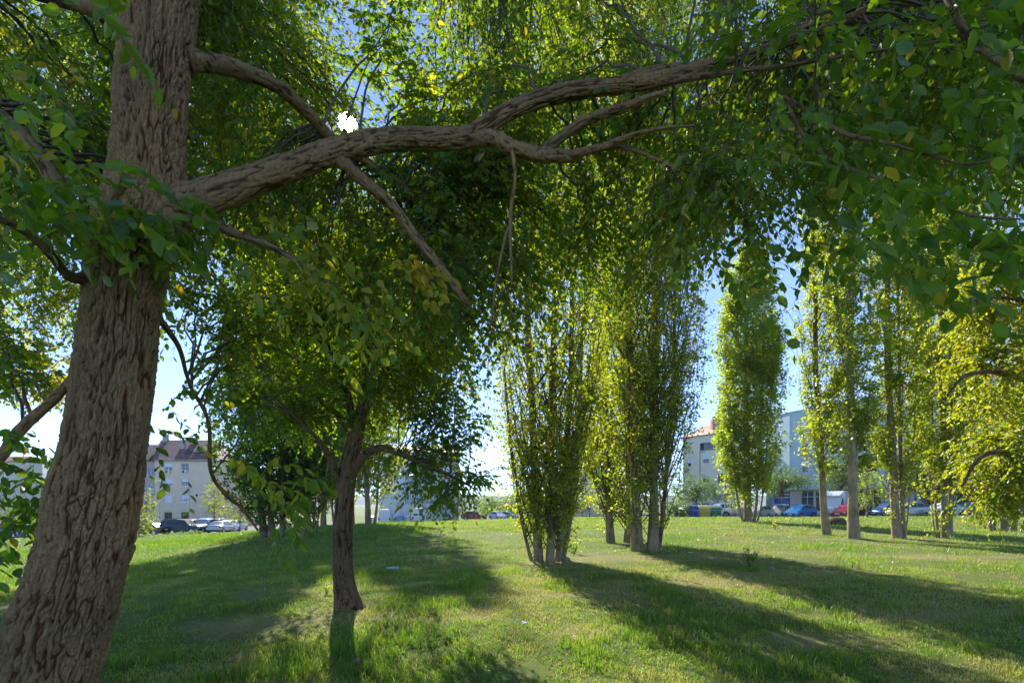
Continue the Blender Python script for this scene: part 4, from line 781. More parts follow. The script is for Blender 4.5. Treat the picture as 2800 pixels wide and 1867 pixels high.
# ---- grey block with balconies in the centre
Y1 = 110.; xa, xb = X_(1040, Y1), X_(1241, Y1); zb = h1(xa, Y1) - .5; ze = Z_(1236, Y1)
G = thing('apartment_block', 'pale grey apartment block with loggias above a row of garage doors', 'building', (xa, Y1, zb), group='apartment blocks'); off = np.array(G.location)
grey = plaster('grey_plaster', (.74, .71, .66)); fc = Face((xa, Y1), (xb, Y1)); U = lambda px: X_(px, Y1) - xa; hs = []
gar = [(1070, 1094), (1110, 1130), (1142, 1166), (1178, 1202), (1208, 1232)]
gh = [(U(a), U(b), zb + .5, Z_(1391, Y1)) for a, b in gar]
log = []
for pt, pb in [(1330, 1377), (1283, 1322), (1245, 1276)]: log.append((U(1108), U(1194), Z_(pb, Y1), Z_(pt, Y1)))
wn = [(U(1212), U(1224), Z_(y + 16, Y1), Z_(y, Y1)) for y in (1334, 1292, 1250)] + [(U(1060), U(1074), Z_(y + 16, Y1), Z_(y, Y1)) for y in (1334, 1292, 1250)]
w_ = MB(); facade(w_, fc, zb, ze, gh + wn); 
w_ = MB(); facade(w_, fc, zb, ze, gh + wn + log, rec=.25)
for a, b in (((xb, Y1), (xb + .01, Y1 + 11)), ((xb + .01, Y1 + 11), (xa, Y1 + 11)), ((xa, Y1 + 11), (xa, Y1))): facade(w_, Face(a, b), zb, ze, [])
for l in log: w_.quad(fc.pt(l[0] - .1, l[2] - .1, -1.4), fc.pt(l[1] + .1, l[2] - .1, -1.4), fc.pt(l[1] + .1, l[3] + .1, -1.4), fc.pt(l[0] - .1, l[3] + .1, -1.4)); fc.box(w_, l[0], l[1], -1.39, -.25, l[2] - .15, l[2] - .01); fc.box(w_, l[0], l[1], -1.39, -.25, l[3] + .01, l[3] + .15)
w_.build('wall', grey, G, off=off)
gd = pbr('garage_door', (.74, .75, .75), .6, var=.08, nscale=2, stretch=(1, 1, 30))
for h_ in gh: m_ = MB(); fc.box(m_, h_[0], h_[1], -.22, -.18, h_[2], h_[3]); m_.build('garage_door', gd, G, off=off)
for h_ in wn: window(fc, *h_, G, off, .4, rec=.2)
railm = glass_mat('frosted_rail', (.20, .27, .27), .25)
for k, l in enumerate(log):
    rl = MB(); fc.box(rl, l[0], l[1], .02, .05, l[2] + .05, l[2] + 1.0); bo = rl.build('balcony_panel', railm, G, off=off)
    t_ = MB(); fc.box(t_, l[0], l[1], .0, .07, l[2] + 1.004, l[2] + 1.06); t_.build('hand_rail', M['grey_metal'], bo, off=off)
    mid = (l[0] + l[1]) / 2
    for a, b, s in ((l[0] + .3, mid - .3, .9 if k == 0 else 0), (mid + .3, l[1] - .3, 0)):
        f2 = Face(fc.pt(0, 0, -1.38)[:2], fc.pt(fc.w, 0, -1.38)[:2]); window(f2, a, b, l[2] + .1, l[3] - .3, G, off, s, rec=-.02)
    p_ = MB(); fc.box(p_, mid - .12, mid + .12, -.24, .08, l[2], l[3]); p_.build('loggia_pier', M['concrete'], G, off=off)
rG = roofmesh('roof', [[(xa - .4, Y1 - .5, ze), (xb + .4, Y1 - .5, ze), (xb - 1.0, Y1 + 5.5, Z_(1216, Y1 + 5.5)), (xa + 1, Y1 + 5.5, Z_(1216, Y1 + 5.5))], [(xb + .4, Y1 - .5, ze), (xb + .4, Y1 + 11.5, ze), (xb - 1, Y1 + 5.5, Z_(1216, Y1 + 5.5))], [(xb + .4, Y1 + 11.5, ze), (xa - .4, Y1 + 11.5, ze), (xa + 1, Y1 + 5.5, Z_(1216, Y1 + 5.5)), (xb - 1, Y1 + 5.5, Z_(1216, Y1 + 5.5))]], tile_roof('pink_tiles', (.36, .24, .21), (.42, .3, .26)), G, off)
for px in (1150, 1185, 1222): c = MB(); z1 = Z_(1206, Y1 + 3); chimney(c, X_(px, Y1 + 3), Y1 + 3, z1 - 2.4, z1, .4, .4); c.build('chimney', M['concrete'], rG, off=off)
for px in (1147, 1236): g = MB(); g.tube([fc.pt(U(px), ze, .1), fc.pt(U(px), zb, .1)], .09); g.build('downpipe', M['grey_metal'], G, off=off)

# ---- beige block glimpsed behind the poplar clumps
Y2 = 104.; xa, xb = X_(1545, Y2), X_(1700, Y2); zb = h1(xa, Y2) - .5; ze = Z_(1210, Y2)
Bg = thing('apartment_block', 'beige apartment block glimpsed between the stems of the poplar clumps', 'building', (xa, Y2, zb), group='apartment blocks'); off = np.array(Bg.location)
fc = Face((xa, Y2), (xb, Y2)); hs = [(u, u + 1.3, zb + 1.6 + 2.9 * k, zb + 3.0 + 2.9 * k) for u in (.8, 3.4, 6.0, 8.4) for k in range(4)]
q = MB(); facade(q, fc, zb, ze, hs)
for a, b in (((xb, Y2), (xb + .01, Y2 + 12)), ((xb + .01, Y2 + 12), (xa, Y2 + 12)), ((xa, Y2 + 12), (xa, Y2))): facade(q, Face(a, b), zb, ze, [])
q.build('wall', plaster('beige_plaster', (.82, .66, .48)), Bg, off=off)
for i, h_ in enumerate(hs): window(fc, *h_, Bg, off, (.0, .5, 1, .3)[i % 4])
roofmesh('roof', [[(xa - .4, Y2 - .4, ze), (xb + .4, Y2 - .4, ze), (xb + .4, Y2 + 6, ze + 2.4), (xa - .4, Y2 + 6, ze + 2.4)], [(xb + .4, Y2 + 12.4, ze), (xa - .4, Y2 + 12.4, ze), (xa - .4, Y2 + 6, ze + 2.4), (xb + .4, Y2 + 6, ze + 2.4)]], tile_roof('red_tiles', (.42, .10, .05), (.52, .15, .08)), Bg, off)

# ---- pale block with red roof, rounded bay and glazed cafe veranda
Ya, Yb = 96., 86.; pa, pb_, pc = (X_(1868, Ya), Ya), (X_(1903, 93.), 92.6), (X_(2010, Yb), Yb); zb = h1(X_(1930, 90), 90) - .6; ze = Z_(1198, Ya)
R = thing('apartment_block', 'pale apartment block with bright red hipped roof beside the glazed cafe', 'building', (pa[0], pa[1], zb), group='apartment blocks'); off = np.array(R.location)
pale = plaster('pale_plaster', (.86, .77, .60)); q = MB(); f1 = Face(pa, pb_); f2 = Face(pb_, pc); h1_ = []; h2_ = []
for py in (1262, 1310): z = Z_(py, 95); h1_.append((1.1, 2.1, z - .85, z + .6))
for i, py in enumerate((1252, 1308)):
    z = Z_(py, 90)
    for u in (1.2, 4.2): h2_.append((u, u + 1.3, z - .75, z + .75))
zl = Z_(1205, 91); lg = (.6, 5.4, zl - 1.5, zl - .3)
facade(q, f1, zb, ze, h1_); facade(q, f2, zb, ze, h2_ + [lg])
bk = ((pc[0] + 6, pc[1] + 9), (pa[0] + 6, pa[1] + 9))
for a, b in ((pc, bk[0]), bk, (bk[1], pa)): facade(q, Face(a, b), zb, ze, [])
q.build('wall', pale, R, off=off)
for i, h_ in enumerate(h1_): window(f1, *h_, R, off, .6, mull=0)
for i, h_ in enumerate(h2_): window(f2, *h_, R, off, (.55, .3, .35, 0)[i], mull=0 if i % 2 else 1)
window(f2, *lg, R, off, 0, rec=.5, mull=3, frame='grey_metal')
rt = np.array([(pa[0] + pc[0]) / 2 + 3, (pa[1] + pc[1]) / 2 + 4.5]); zt = Z_(1158, 95); o_ = .5
P0, P1, P2, P3 = [(a[0], a[1], ze + .02) for a in ((pa[0] - .6, pa[1] - .4), (pc[0], pc[1] - .8), (bk[0][0] + .5, bk[0][1]), (bk[1][0], bk[1][1] + .6))]
t1 = (pa[0] + 4.2, pa[1] + 2.2, zt); t2 = (pc[0] + 1.5, pc[1] + 5.4, zt)
rR = roofmesh('roof', [[P0, P1, t2, t1], [P1, P2, t2], [P2, P3, t1, t2], [P3, P0, t1]], bpy.data.materials['red_tiles'], R, off)
c = MB(); x, y = X_(1958, 92), 92.; z1 = Z_(1147, 92); c.box(x - .75, x + .75, y - .5, y + .5, z1 - 2.4, z1); c.build('chimney', plaster('salmon_plaster', (.55, .30, .24)), rR, off=off); c = MB(); c.box(x - .5, x + .5, y - .35, y + .35, z1 + .003, z1 + .5); c.build('chimney_cap', M['dark_metal'], rR, off=off)
s_ = MB(); f2.box(s_, 6.3, 7.4, .2, .32, Z_(1352, 87), Z_(1338, 87)); so_ = s_.build('sign_board', pbr('navy_sign', (.012, .02, .09), .4), R, off=off)
t_ = MB(); f2.box(t_, 6.45, 7.2, .323, .33, Z_(1343.4, 87), Z_(1342, 87)); t_.build('sign_stripe', M['white'], so_, off=off); t_ = MB(); f2.box(t_, 6.5, 7.2, .323, .33, Z_(1349, 87), Z_(1347, 87)); t_.build('sign_stripe', pbr('sign_red', (.45, .02, .02), .5), so_, off=off)
# cafe
Yc = 80.; xa, xb = X_(1894, Yc), X_(1990, Yc); zb = street_z(X_(1940, Yc), Yc); zt = Z_(1362, Yc)
Cf = thing('cafe_pavilion', 'low glazed cafe veranda with flat grey roof and scalloped awning', 'pavilion', (xa, Yc, zb)); off = np.array(Cf.location); fc = Face((xa, Yc), (xb, Yc + .0))
q = MB(); fc.box(q, -.4, fc.w + .4, -4, .5, zt, zt + .28); fc.box(q, -.1, fc.w + .3, -3.5, .2, zt + .283, zt + .5); q.build('roof', pbr('flat_roof', (.30, .34, .33), .7), Cf, off=off)
q = MB(); nb_ = 8
for k in range(nb_ + 1): u = fc.w * k / nb_; fc.box(q, u - .05, u + .05, -.08, .02, zb, zt)
fc.box(q, 0, fc.w, -.09, .03, zb, zb + .9); q.build('post_frame', M['win_frame'], Cf, off=off)
g = MB(); g.quad(fc.pt(0, zb + .9, -.04), fc.pt(fc.w, zb + .9, -.04), fc.pt(fc.w, zt, -.04), fc.pt(0, zt, -.04)); g.build('glazing', M['pane'], Cf, off=off)
q = MB(); n_ = 26
for k in range(n_): u = fc.w * k / n_; q.add([fc.pt(u, zt - .02, .3), fc.pt(u + fc.w / n_, zt - .02, .3), fc.pt(u + fc.w / n_, zt - .22, .36), fc.pt(u + fc.w / n_ / 2, zt - .38, .38), fc.pt(u, zt - .22, .36)], [[0, 4, 3, 2, 1]], k % 2)
q.build('awning', [pbr('awning_rose', (.50, .25, .25), .8), M['white']], Cf, off=off)

# ---- blue grey block on the street side, facade running towards the viewer
c0, c1, c2 = (X_(2095, 84.5), 84.5), (X_(2160, 79.), 79.), (X_(2420, 65.5), 65.5); zb = h1(38, 76) - .6; ze = Z_(1129, 79)
Bl = thing('apartment_block', 'blue grey flat roofed block with shops below and shaded balconies', 'building', (c0[0], c0[1], zb), group='apartment blocks'); off = np.array(Bl.location)
blue = plaster('blue_plaster', (.50, .64, .63)); fA, fB = Face(c0, c1), Face(c1, c2); q = MB(); zs_ = Z_(1338, 76)
wA = []; wB = []
for i, (py, hh) in enumerate(((1168, 1.0), (1228, .65), (1284, .7))): z = Z_(py, 80); wA.append((fA.w - 3.0 if i else fA.w - 3.2, fA.w - 1.9, z - hh, z + hh))
for i, (py, pxs) in enumerate(((1165, 2188), (1220, 2192), (1275, 2196))): z = Z_(py, 77); wB.append((2.0, 3.1, z - .85, z + .75))
for k in range(3): z = Z_(1150 + 55 * k, 72); wB.append((6.6, 9.2, z - 1.6, z + .4)); wB.append((10.6, 13.2, z - 1.6, z + .4))
facade(q, fA, zs_, ze, wA); facade(q, fB, zs_, ze, wB)
bk = ((c2[0] + 9, c2[1] + 5), (c0[0] + 12, c0[1] + 6))
for a, b in ((c2, bk[0]), bk, (bk[1], c0)): facade(q, Face(a, b), zb, ze, [])
fB.box(q, -.05, .12, .003, .03, zs_, ze)
fA2, fB2 = Face((c0[0] + .9, c0[1] + .8), (c1[0] + .8, c1[1] + .35)), Face((c1[0] + .8, c1[1] + .35), (c2[0] + .8, c2[1] + .35))
q.build('wall', blue, Bl, off=off)
s = MB(); s.add([(c0[0], c0[1], ze + .003), (c1[0], c1[1], ze + .003), (c2[0], c2[1], ze + .003), (bk[0][0], bk[0][1], ze + .003), (bk[1][0], bk[1][1], ze + .003)], [[0, 1, 2, 3, 4]]); s.add([(c0[0], c0[1], zs_ - .003), (c1[0], c1[1], zs_ - .003), (c2[0], c2[1], zs_ - .003), (bk[0][0], bk[0][1], zs_ - .003), (bk[1][0], bk[1][1], zs_ - .003)], [[4, 3, 2, 1, 0]]); s.build('slab', M['concrete'], Bl, off=off)
pp = MB(); fA.box(pp, -.08, fA.w + .05, -.15, .08, ze + .01, ze + .14); fB.box(pp, .06, fB.w, -.15, .08, ze + .01, ze + .14); pp.build('roof_coping', M['grey_metal'], Bl, off=off)
for i, h_ in enumerate(wA): window(fA, *h_, Bl, off, (.98, .3, .4)[i], mull=0)
for i, h_ in enumerate(wB):
    if i < 3: window(fB, *h_, Bl, off, (.9, .28, .5)[i], mull=0)
    else: window(fB, *h_, Bl, off, (0, .4, 0)[i % 3], rec=.7, mull=2, frame='grey_metal')
sg = MB(); holesB = []
for k in range(6): holesB.append((1.1 + k * 2.45, 3.3 + k * 2.45, zb + 1.0, zs_ - .12))
facade(sg, fA2, zb, zs_ - .01, [(1.0, fA2.w - 1.0, zb + .9, zs_ - .12)], .1); facade(sg, fB2, zb, zs_ - .01, holesB, .1); sg.build('shop_wall', plaster('sand_plaster', (.62, .54, .46)), Bl, off=off)
bluep = pbr('blue_panel', (.02, .10, .40), .25, 0, .7)
window(fA2, 1.0, fA2.w - 1.0, zb + .9, zs_ - .12, Bl, off, 0, rec=.1, mull=3, transom=zs_ - 1.0, pane=None or 'pane')
b_ = MB(); fA2.box(b_, 1.1, fA2.w - 1.1, -.03, -.01, zb + 1.0, zs_ - 1.06); b_.build('blue_panel', bluep, Bl, off=off)
b_ = MB(); fA2.box(b_, fA2.w * .55, fA2.w - 1.1, -.03, -.01, zs_ - .92, zs_ - .2); sp = b_.build('shop_sign', bpy.data.materials['navy_sign'], Bl, off=off)
b_ = MB(); [fA2.box(b_, fA2.w * .62 + .3 * k, fA2.w * .62 + .3 * k + .2, -.006, .004, zs_ - .68, zs_ - .42) for k in range(4)]; b_.build('sign_lettering', M['white'], sp, off=off)
for k, h_ in enumerate(holesB): window(fB2, *h_, Bl, off, 0, rec=.1, mull=1, transom=zs_ - .95)
ch = MB(); zc = ze + .1; ch.box(c1[0] + 3.2, c1[0] + 4.2, c1[1] - 1.5, c1[1] - .6, zc, zc + 1.1); ch.build('chimney', bpy.data.materials['salmon_plaster'], Bl, off=off)
# ---- last block with red canopy shops
d0, d1 = (X_(2330, 78), 78.), (X_(2700, 60.), 60.); ze2 = Z_(1110, 76)
Lb = thing('apartment_block', 'cream block with dark red shop front and red tiled penthouse behind the slim poplars', 'building', (d0[0], d0[1], zb), group='apartment blocks'); off = np.array(Lb.location)
d0 = (c2[0] + 1.2, c2[1] - .2); d1 = (X_(2760, 57.), 57.); fD = Face(d0, d1); q = MB(); hd = []
for k in range(3):
    for u in (1.4, 4.6, 8.0, 11.2): hd.append((u, u + 1.7, zs_ + .9 + 2.9 * k, zs_ + 2.4 + 2.9 * k))
facade(q, fD, zs_ + .25, ze2, hd); bk = ((d1[0] + 9, d1[1] + 6), (d0[0] + 8, d0[1] + 6))
for a, b in ((d1, bk[0]), bk, (bk[1], d0)): facade(q, Face(a, b), zb, ze2, [])
q.build('wall', plaster('warm_plaster', (.74, .69, .61)), Lb, off=off)
for i, h_ in enumerate(hd): window(fD, *h_, Lb, off, (.4, 0, .8)[i % 3])
q = MB(); hsD = [(u, u + 2.6, zb + 1.9, zs_ - .35) for u in (.8, 4.2, 7.8, 11.2)]; facade(q, fD, zb, zs_ - .1, hsD, .12); q.build('shop_wall', pbr('oxblood_paint', (.20, .035, .03), .6), Lb, off=off)
for h_ in hsD: window(fD, *h_, Lb, off, 0, rec=.12, mull=1)
q = MB(); fD.box(q, -.2, fD.w, -.1, .9, zs_ - .09, zs_ + .24); q.build('canopy', pbr('canopy_red', (.32, .06, .04), .7), Lb, off=off)
roofmesh('roof', [[(*d0, ze2), (*d1, ze2), (d1[0] + 4.5, d1[1] + 3, ze2 + 2), (d0[0] + 4, d0[1] + 3, ze2 + 2)], [(*bk[0], ze2), (*bk[1], ze2), (d0[0] + 4, d0[1] + 3, ze2 + 2), (d1[0] + 4.5, d1[1] + 3, ze2 + 2)]], bpy.data.materials['red_tiles'], Lb, off)

# ---- white houses far off at the side, below the hills
wh = plaster('white_plaster', (.55, .52, .47))
for (px0, px1, pt, Y, lab, col) in [(-60, 48, 1262, 170., 'white villa with a tiled roof far off below the hills', wh), (95, 160, 1345, 210., 'small ochre house far off under the hills', plaster('ochre_plaster', (.55, .36, .20))), (-160, -40, 1320, 150, 'long white house just beyond the parked cars', wh)]:
    if px1 < 0: continue
    x0, x1 = X_(px0, Y), X_(px1, Y); z1 = Z_(pt, Y); z0 = h1(x0, 150) - 3; hv = thing('villa', lab, 'house', (x0, Y, z0), group='far houses'); off = np.array(hv.location); fc = Face((x0, Y), (x1, Y)); q = MB()
    hs = [(u, u + 1.6, z1 - 2.6 - 3 * k, z1 - 1.1 - 3 * k) for u in np.arange(1.2, fc.w - 2, 3.2) for k in range(2)]
    facade(q, fc, z0, z1, hs)
    for a, b in (((x1, Y), (x1 + .01, Y + 9)), ((x1 + .01, Y + 9), (x0, Y + 9)), ((x0, Y + 9), (x0, Y))): facade(q, Face(a, b), z0, z1, [])
    q.build('wall', col, hv, off=off); [window(fc, *h_, hv, off, .3) for h_ in hs]
    roofmesh('roof', [[(x0 - .4, Y - .4, z1), (x1 + .4, Y - .4, z1), (x1 + .4, Y + 4.5, z1 + 2), (x0 - .4, Y + 4.5, z1 + 2)], [(x1 + .4, Y + 9.4, z1), (x0 - .4, Y + 9.4, z1), (x0 - .4, Y + 4.5, z1 + 2), (x1 + .4, Y + 4.5, z1 + 2)]], bpy.data.materials['red_tiles'], hv, off)
# ================================================================== vehicles
M['tyre'] = pbr('tyre', (.02, .02, .021), .85); M['rim'] = pbr('rim', (.5, .51, .52), .3, .8); M['lamp_clear'] = pbr('lamp_clear', (.75, .76, .78), .1, .3, .8); M['lamp_red'] = pbr('lamp_red', (.45, .02, .015), .2); M['car_glass'] = glass_mat('car_glass', (.02, .035, .042), .03); M['plate'] = pbr('plate', (.75, .75, .72), .5); M['trim'] = pbr('trim', (.03, .03, .032), .6)
def paint(name, col, metal=.25): return pbr(name, col, .32, metal, .5, coat=.7)
#        (x share, z bottom, z belt, z top, half width belt share, half width top share, is cabin)
SHAPES = {
 'hatch': dict(L=3.95, W=1.70, Hh=1.52, wheel=.30, st=[(0, .30, .52, .56, .80, .70, 0), (.02, .20, .60, .66, .93, .82, 0), (.10, .18, .70, .80, 1, .86, 0), (.22, .18, .84, .97, 1, .88, 1), (.42, .18, .90, 1.46, 1, .74, 2), (.60, .18, .93, 1.52, 1, .75, 2), (.82, .18, .97, 1.46, 1, .73, 2), (.95, .22, 1.0, 1.34, .98, .68, 3), (.985, .30, .98, 1.02, .95, .84, 0), (1, .32, .86, .88, .88, .8, 0)]),
 'sedan': dict(L=4.5, W=1.74, Hh=1.42, wheel=.31, st=[(0, .30, .52, .56, .80, .70, 0), (.02, .20, .60, .66, .93, .82, 0), (.12, .18, .70, .80, 1, .86, 0), (.27, .18, .82, .93, 1, .88, 1), (.42, .18, .88, 1.38, 1, .73, 2), (.58, .18, .90, 1.42, 1, .74, 2), (.70, .18, .92, 1.36, 1, .72, 3), (.84, .18, .94, 1.00, 1, .86, 0), (.975, .24, .92, .97, .96, .84, 0), (1, .32, .82, .84, .88, .8, 0)]),
 'suv': dict(L=4.65, W=1.82, Hh=1.75, wheel=.36, st=[(0, .42, .70, .76, .84, .76, 0), (.02, .32, .80, .90, .95, .84, 0), (.10, .28, .92, 1.04, 1, .88, 0), (.27, .28, 1.02, 1.12, 1, .9, 1), (.40, .28, 1.06, 1.68, 1, .78, 2), (.62, .28, 1.08, 1.75, 1, .79, 2), (.84, .28, 1.10, 1.72, 1, .78, 2), (.965, .30, 1.12, 1.62, .98, .76, 3), (.99, .40, 1.06, 1.12, .95, .86, 0), (1, .42, .95, .98, .9, .84, 0)]),
 'van': dict(L=5.6, W=2.0, Hh=2.55, wheel=.36, st=[(0, .40, .74, .80, .84, .78, 0), (.02, .30, .90, .98, .95, .84, 0), (.12, .26, 1.08, 1.22, 1, .9, 1), (.24, .26, 1.22, 2.15, 1, .82, 2), (.32, .26, 1.25, 2.48, 1, .84, 2), (.62, .26, 1.25, 2.55, 1, .85, 2), (.965, .26, 1.25, 2.52, 1, .85, 3), (.99, .36, 1.25, 2.44, .99, .84, 0), (1, .40, 1.2, 2.36, .96, .82, 0)]),
}
def make_car(name, label, cat, shape, mat, loc, rz, group, windows=True, extra=None, scale=1.0, solid_rear=False, roof=None):
    S = SHAPES[shape]; L, W = S['L'] * scale, S['W']; root = thing(name, label, cat, loc, rz, group); st = S['st']; rings = []
    for (x, zb, zl, zt, wb, wt, c) in st:
        X = L / 2 - x * L; hw = W / 2 * wb; ht = W / 2 * wt; sh = max(.03, (zt - zl) * .12)
        half = [(hw * .90, zb), (hw, zb + .16), (hw, zl - .12), (hw * .975, zl), (ht, zt - sh), (ht * .86, zt), (ht * .45, zt + .012)]
        rings.append([(X, y, z) for y, z in half] + [(X, -y, z) for y, z in half[::-1]])
    n = len(rings[0]); V = [q for r in rings for q in r]; fs = []
    for i in range(len(rings) - 1):
        for j in range(n - 1): fs.append([i * n + j, (i + 1) * n + j, (i + 1) * n + j + 1, i * n + j + 1])
        fs.append([i * n + n - 1, (i + 1) * n + n - 1, (i + 1) * n, i * n])
    b = MB(); b.add(V, fs); b.f.setdefault((n, 0), []).append(np.array([list(range(n))[::-1]])); b.f.setdefault((n, 0), []).append(np.array([[(len(rings) - 1) * n + j for j in range(n)]]))
    if shape != 'van' or True:
        body = b.build('body', mat, root, smooth=False)
    if roof is not None: pass
    A = np.array(rings)
    def glass(nm, quad, s=.86, dz=.012, m='car_glass'):
        quad = [np.array(q, float) for q in quad]; c = sum(quad) / 4; nn = nrm(np.cross(quad[1] - quad[0], quad[3] - quad[0])); 
        if nn @ (c - np.array([c[0] * .6, 0, .8])) < 0: nn = -nn
        g = MB(); g.add([c + (q - c) * np.array([s, s, s]) + nn * dz for q in quad], [[0, 1, 2, 3]]); g.build(nm, M[m], root)
    cab = [i for i, s in enumerate(st) if s[6]]
    ws = [i for i in cab if st[i][6] == 1][0]; f0 = ws + 1; re = [i for i in cab if st[i][6] == 3][0]
    glass('windscreen', [A[ws][4], A[ws][9], A[f0][9], A[f0][4]], .9)
    if not solid_rear:
        if shape == 'van':
            for sg in (1, -1): x = -L / 2 - .012; g = MB(); y0, y1 = sorted((sg * .10, sg * W * .38)); g.add([(x, y0, 1.35), (x, y1, 1.35), (x + .03, y1, 2.05), (x + .03, y0, 2.05)], [[0, 1, 2, 3]]); g.build('rear_window', M['car_glass'], root)
        else: glass('rear_window', [A[re][4], A[re][9], A[re + 1][9], A[re + 1][4]], .84)
    for sg, (a, c) in ((0, (3, 4)), (1, (10, 9))):
        for i in range(ws, re):
            if shape == 'van' and not windows and i > f0: continue
            q = [A[i][a], A[i + 1][a], A[i + 1][c], A[i][c]]
            q[0] = q[0] * .9 + q[3] * .1; q[1] = q[1] * .9 + q[2] * .1
            glass('side_window', q, .88, .014)
    wr = S['wheel']
    for x in (L * .5 - .19 * L, -L * .5 + .19 * L):
        for sg in (1, -1):
            t = MB(); y = sg * (W / 2 - .10); t.tube([(x, y - .11, wr), (x, y + .115, wr)], wr, 20); wo = t.build('wheel', M['tyre'], root)
            t = MB(); yo = y + sg * .118; a = np.arange(16) * 2 * math.pi / 16; r2 = wr * .66
            t.add([(x + r2 * math.cos(k), yo + sg * .004, wr + r2 * math.sin(k)) for k in a], [list(range(16)) if sg < 0 else list(range(16))[::-1]]); t.build('rim', M['rim'], wo)
            ar = MB(); ra, rb_ = wr * 1.06, wr * 1.22; ks = np.linspace(-.15, math.pi + .15, 15); ya = sg * (W / 2 + .006)
            ar.add([(x + r_ * math.cos(k), ya, wr + r_ * math.sin(k)) for k in ks for r_ in (0.0, rb_)], [[2 * i, 2 * i + 1, 2 * i + 3, 2 * i + 2] for i in range(14)]); ar.build('wheel_arch', M['trim'], root)
    zl = st[2][2]; z_h = zl - .12
    for sg in (1, -1):
        h = MB(); y0, y1 = sorted((sg * W * .30, sg * W * .455)); h.box(L / 2 - .22, L / 2 - .035, y0, y1, z_h - .07, z_h + .07); h.build('headlight', M['lamp_clear'], root)
        zt_ = st[-2][2] - .12 if shape != 'van' else .95; hh = .10 if shape != 'van' else .22
        h = MB(); y0, y1 = sorted((sg * W * .36, sg * W * .47)); h.box(-L / 2 - .012, -L / 2 + .2, y0, y1, zt_ - hh, zt_ + hh); h.build('tail_light', M['lamp_red'], root)
        m_ = MB(); y0, y1 = sorted((sg * (W / 2 - .02), sg * (W / 2 + .16))); xm = L / 2 - st[ws][0] * L - .35; m_.box(xm - .08, xm + .06, y0, y1, st[ws][2] + .06, st[ws][2] + .22); m_.build('mirror', mat, root)
    zb = st[1][1]
    t = MB(); t.box(L / 2 - .03, L / 2 + .012, -.55, .55, zb + .12, zb + .3); t.build('grille', M['trim'], root)
    t = MB(); t.box(L / 2 + .014, L / 2 + .022, -.26, .26, zb + .16, zb + .27); t.build('number_plate', M['plate'], root)
    t = MB(); t.box(-L / 2 - .024, -L / 2 - .004, -.26, .26, st[-2][2] - .30, st[-2][2] - .18); t.build('number_plate', M['plate'], root)
    t = MB(); t.box(-L / 2 - .02, -L / 2 + .1, -W * .42, W * .42, st[-1][1] - .02, st[-1][1] + .12); t.build('bumper', M['trim'], root)
    if extra: extra(root, L, W)
    return root
PA = {k: paint('paint_' + k, c, m) for k, c, m in [('navy', (.02, .045, .085), .4), ('silver', (.50, .52, .54), .6), ('white', (.78, .79, .80), 0), ('blue', (.01, .22, .52), .3), ('deep_blue', (.015, .07, .26), .3), ('beige', (.50, .46, .38), .4), ('red', (.50, .02, .025), .1), ('sky_blue', (.22, .46, .72), .1), ('teal', (.02, .10, .10), .3), ('black', (.02, .022, .024), .3), ('dark_red', (.20, .015, .02), .2), ('champagne', (.46, .43, .37), .5)]}
def car(name, label, cat, shape, col, px, Y, heading, group, **kw):
    x = X_(px, Y); return make_car(name, label, cat, shape, PA[col], (x, Y, street_z(x, Y) + kw.pop('dz', 0)), math.radians(heading), group, **kw)
def spare(root, L, W):
    t = MB(); t.tube([(-L / 2 - .22, 0, .95), (-L / 2 - .02, 0, .95)], .36, 18); t.build('spare_wheel', M['tyre'], root)
    for sg in (1, -1): t = MB(); t.tube([(1.2 - 1.6, sg * .7, 1.78), (-1.9, sg * .7, 1.76)], .03, 6); t.build('roof_rail', M['dark_metal'], root)
LOT, CEN, KERB = 'cars parked by the cream block', 'vehicles parked by the grey block', 'cars parked along the street'
car('parked_car', 'dark blue off roader with a spare wheel on its tailgate, side on', 'car', 'suv', 'navy', 501, 67, 0, LOT, extra=spare)
car('parked_car', 'dark red estate with pale roof half hidden behind the dark off roader', 'car', 'suv', 'dark_red', 528, 75, 100, LOT)
car('parked_car', 'silver people carrier facing the lawn next to the dark off roader', 'car', 'suv', 'silver', 556, 74.5, -80, LOT)
car('parked_car', 'silver saloon seen from behind with a white number plate', 'car', 'sedan', 'silver', 602, 69, 98, LOT)
car('parked_car', 'black estate showing its roof beyond the silver saloon', 'car', 'suv', 'black', 603, 78, 95, LOT)
car('parked_car', 'white hatchback with red tail lights second from the silver saloon', 'car', 'hatch', 'white', 628, 73, 100, LOT)
car('parked_car', 'white car at the end of the row beside a sapling', 'car', 'hatch', 'white', 648, 77, 95, LOT)
car('parked_car', 'black low car half behind a golden shrub', 'car', 'sedan', 'black', 408, 66, 170, LOT)
car('parked_car', 'white estate far off below the white villa', 'car', 'suv', 'white', 20, 76, 10, LOT)
car('parked_car', 'bright blue hatchback glimpsed through leaves beside the leaning trunk', 'car', 'hatch', 'blue', 88, 72, 5, LOT)
car('parked_car', 'navy saloon nearest the leaning trunk under hanging leaves', 'car', 'sedan', 'navy', 118, 69, 175, LOT)
car('parked_car', 'white and blue low saloon in front of the white estate', 'car', 'sedan', 'sky_blue', 15, 69, 8, LOT)
car('delivery_van', 'white panel van with blank rear doors and tall red lights', 'van', 'van', 'white', 1053, 95, 100, CEN, windows=False, solid_rear=True)
car('minibus', 'white minibus with dark rear windows parked next to the small blue car', 'minibus', 'van', 'white', 1142, 94, 101, CEN)
car('parked_car', 'pale blue small hatchback between the two white vans', 'car', 'hatch', 'sky_blue', 1095, 98, 95, CEN)
car('parked_car', 'white hatchback half hidden by a poplar beside the panel van', 'car', 'hatch', 'white', 1015, 98, 100, CEN)
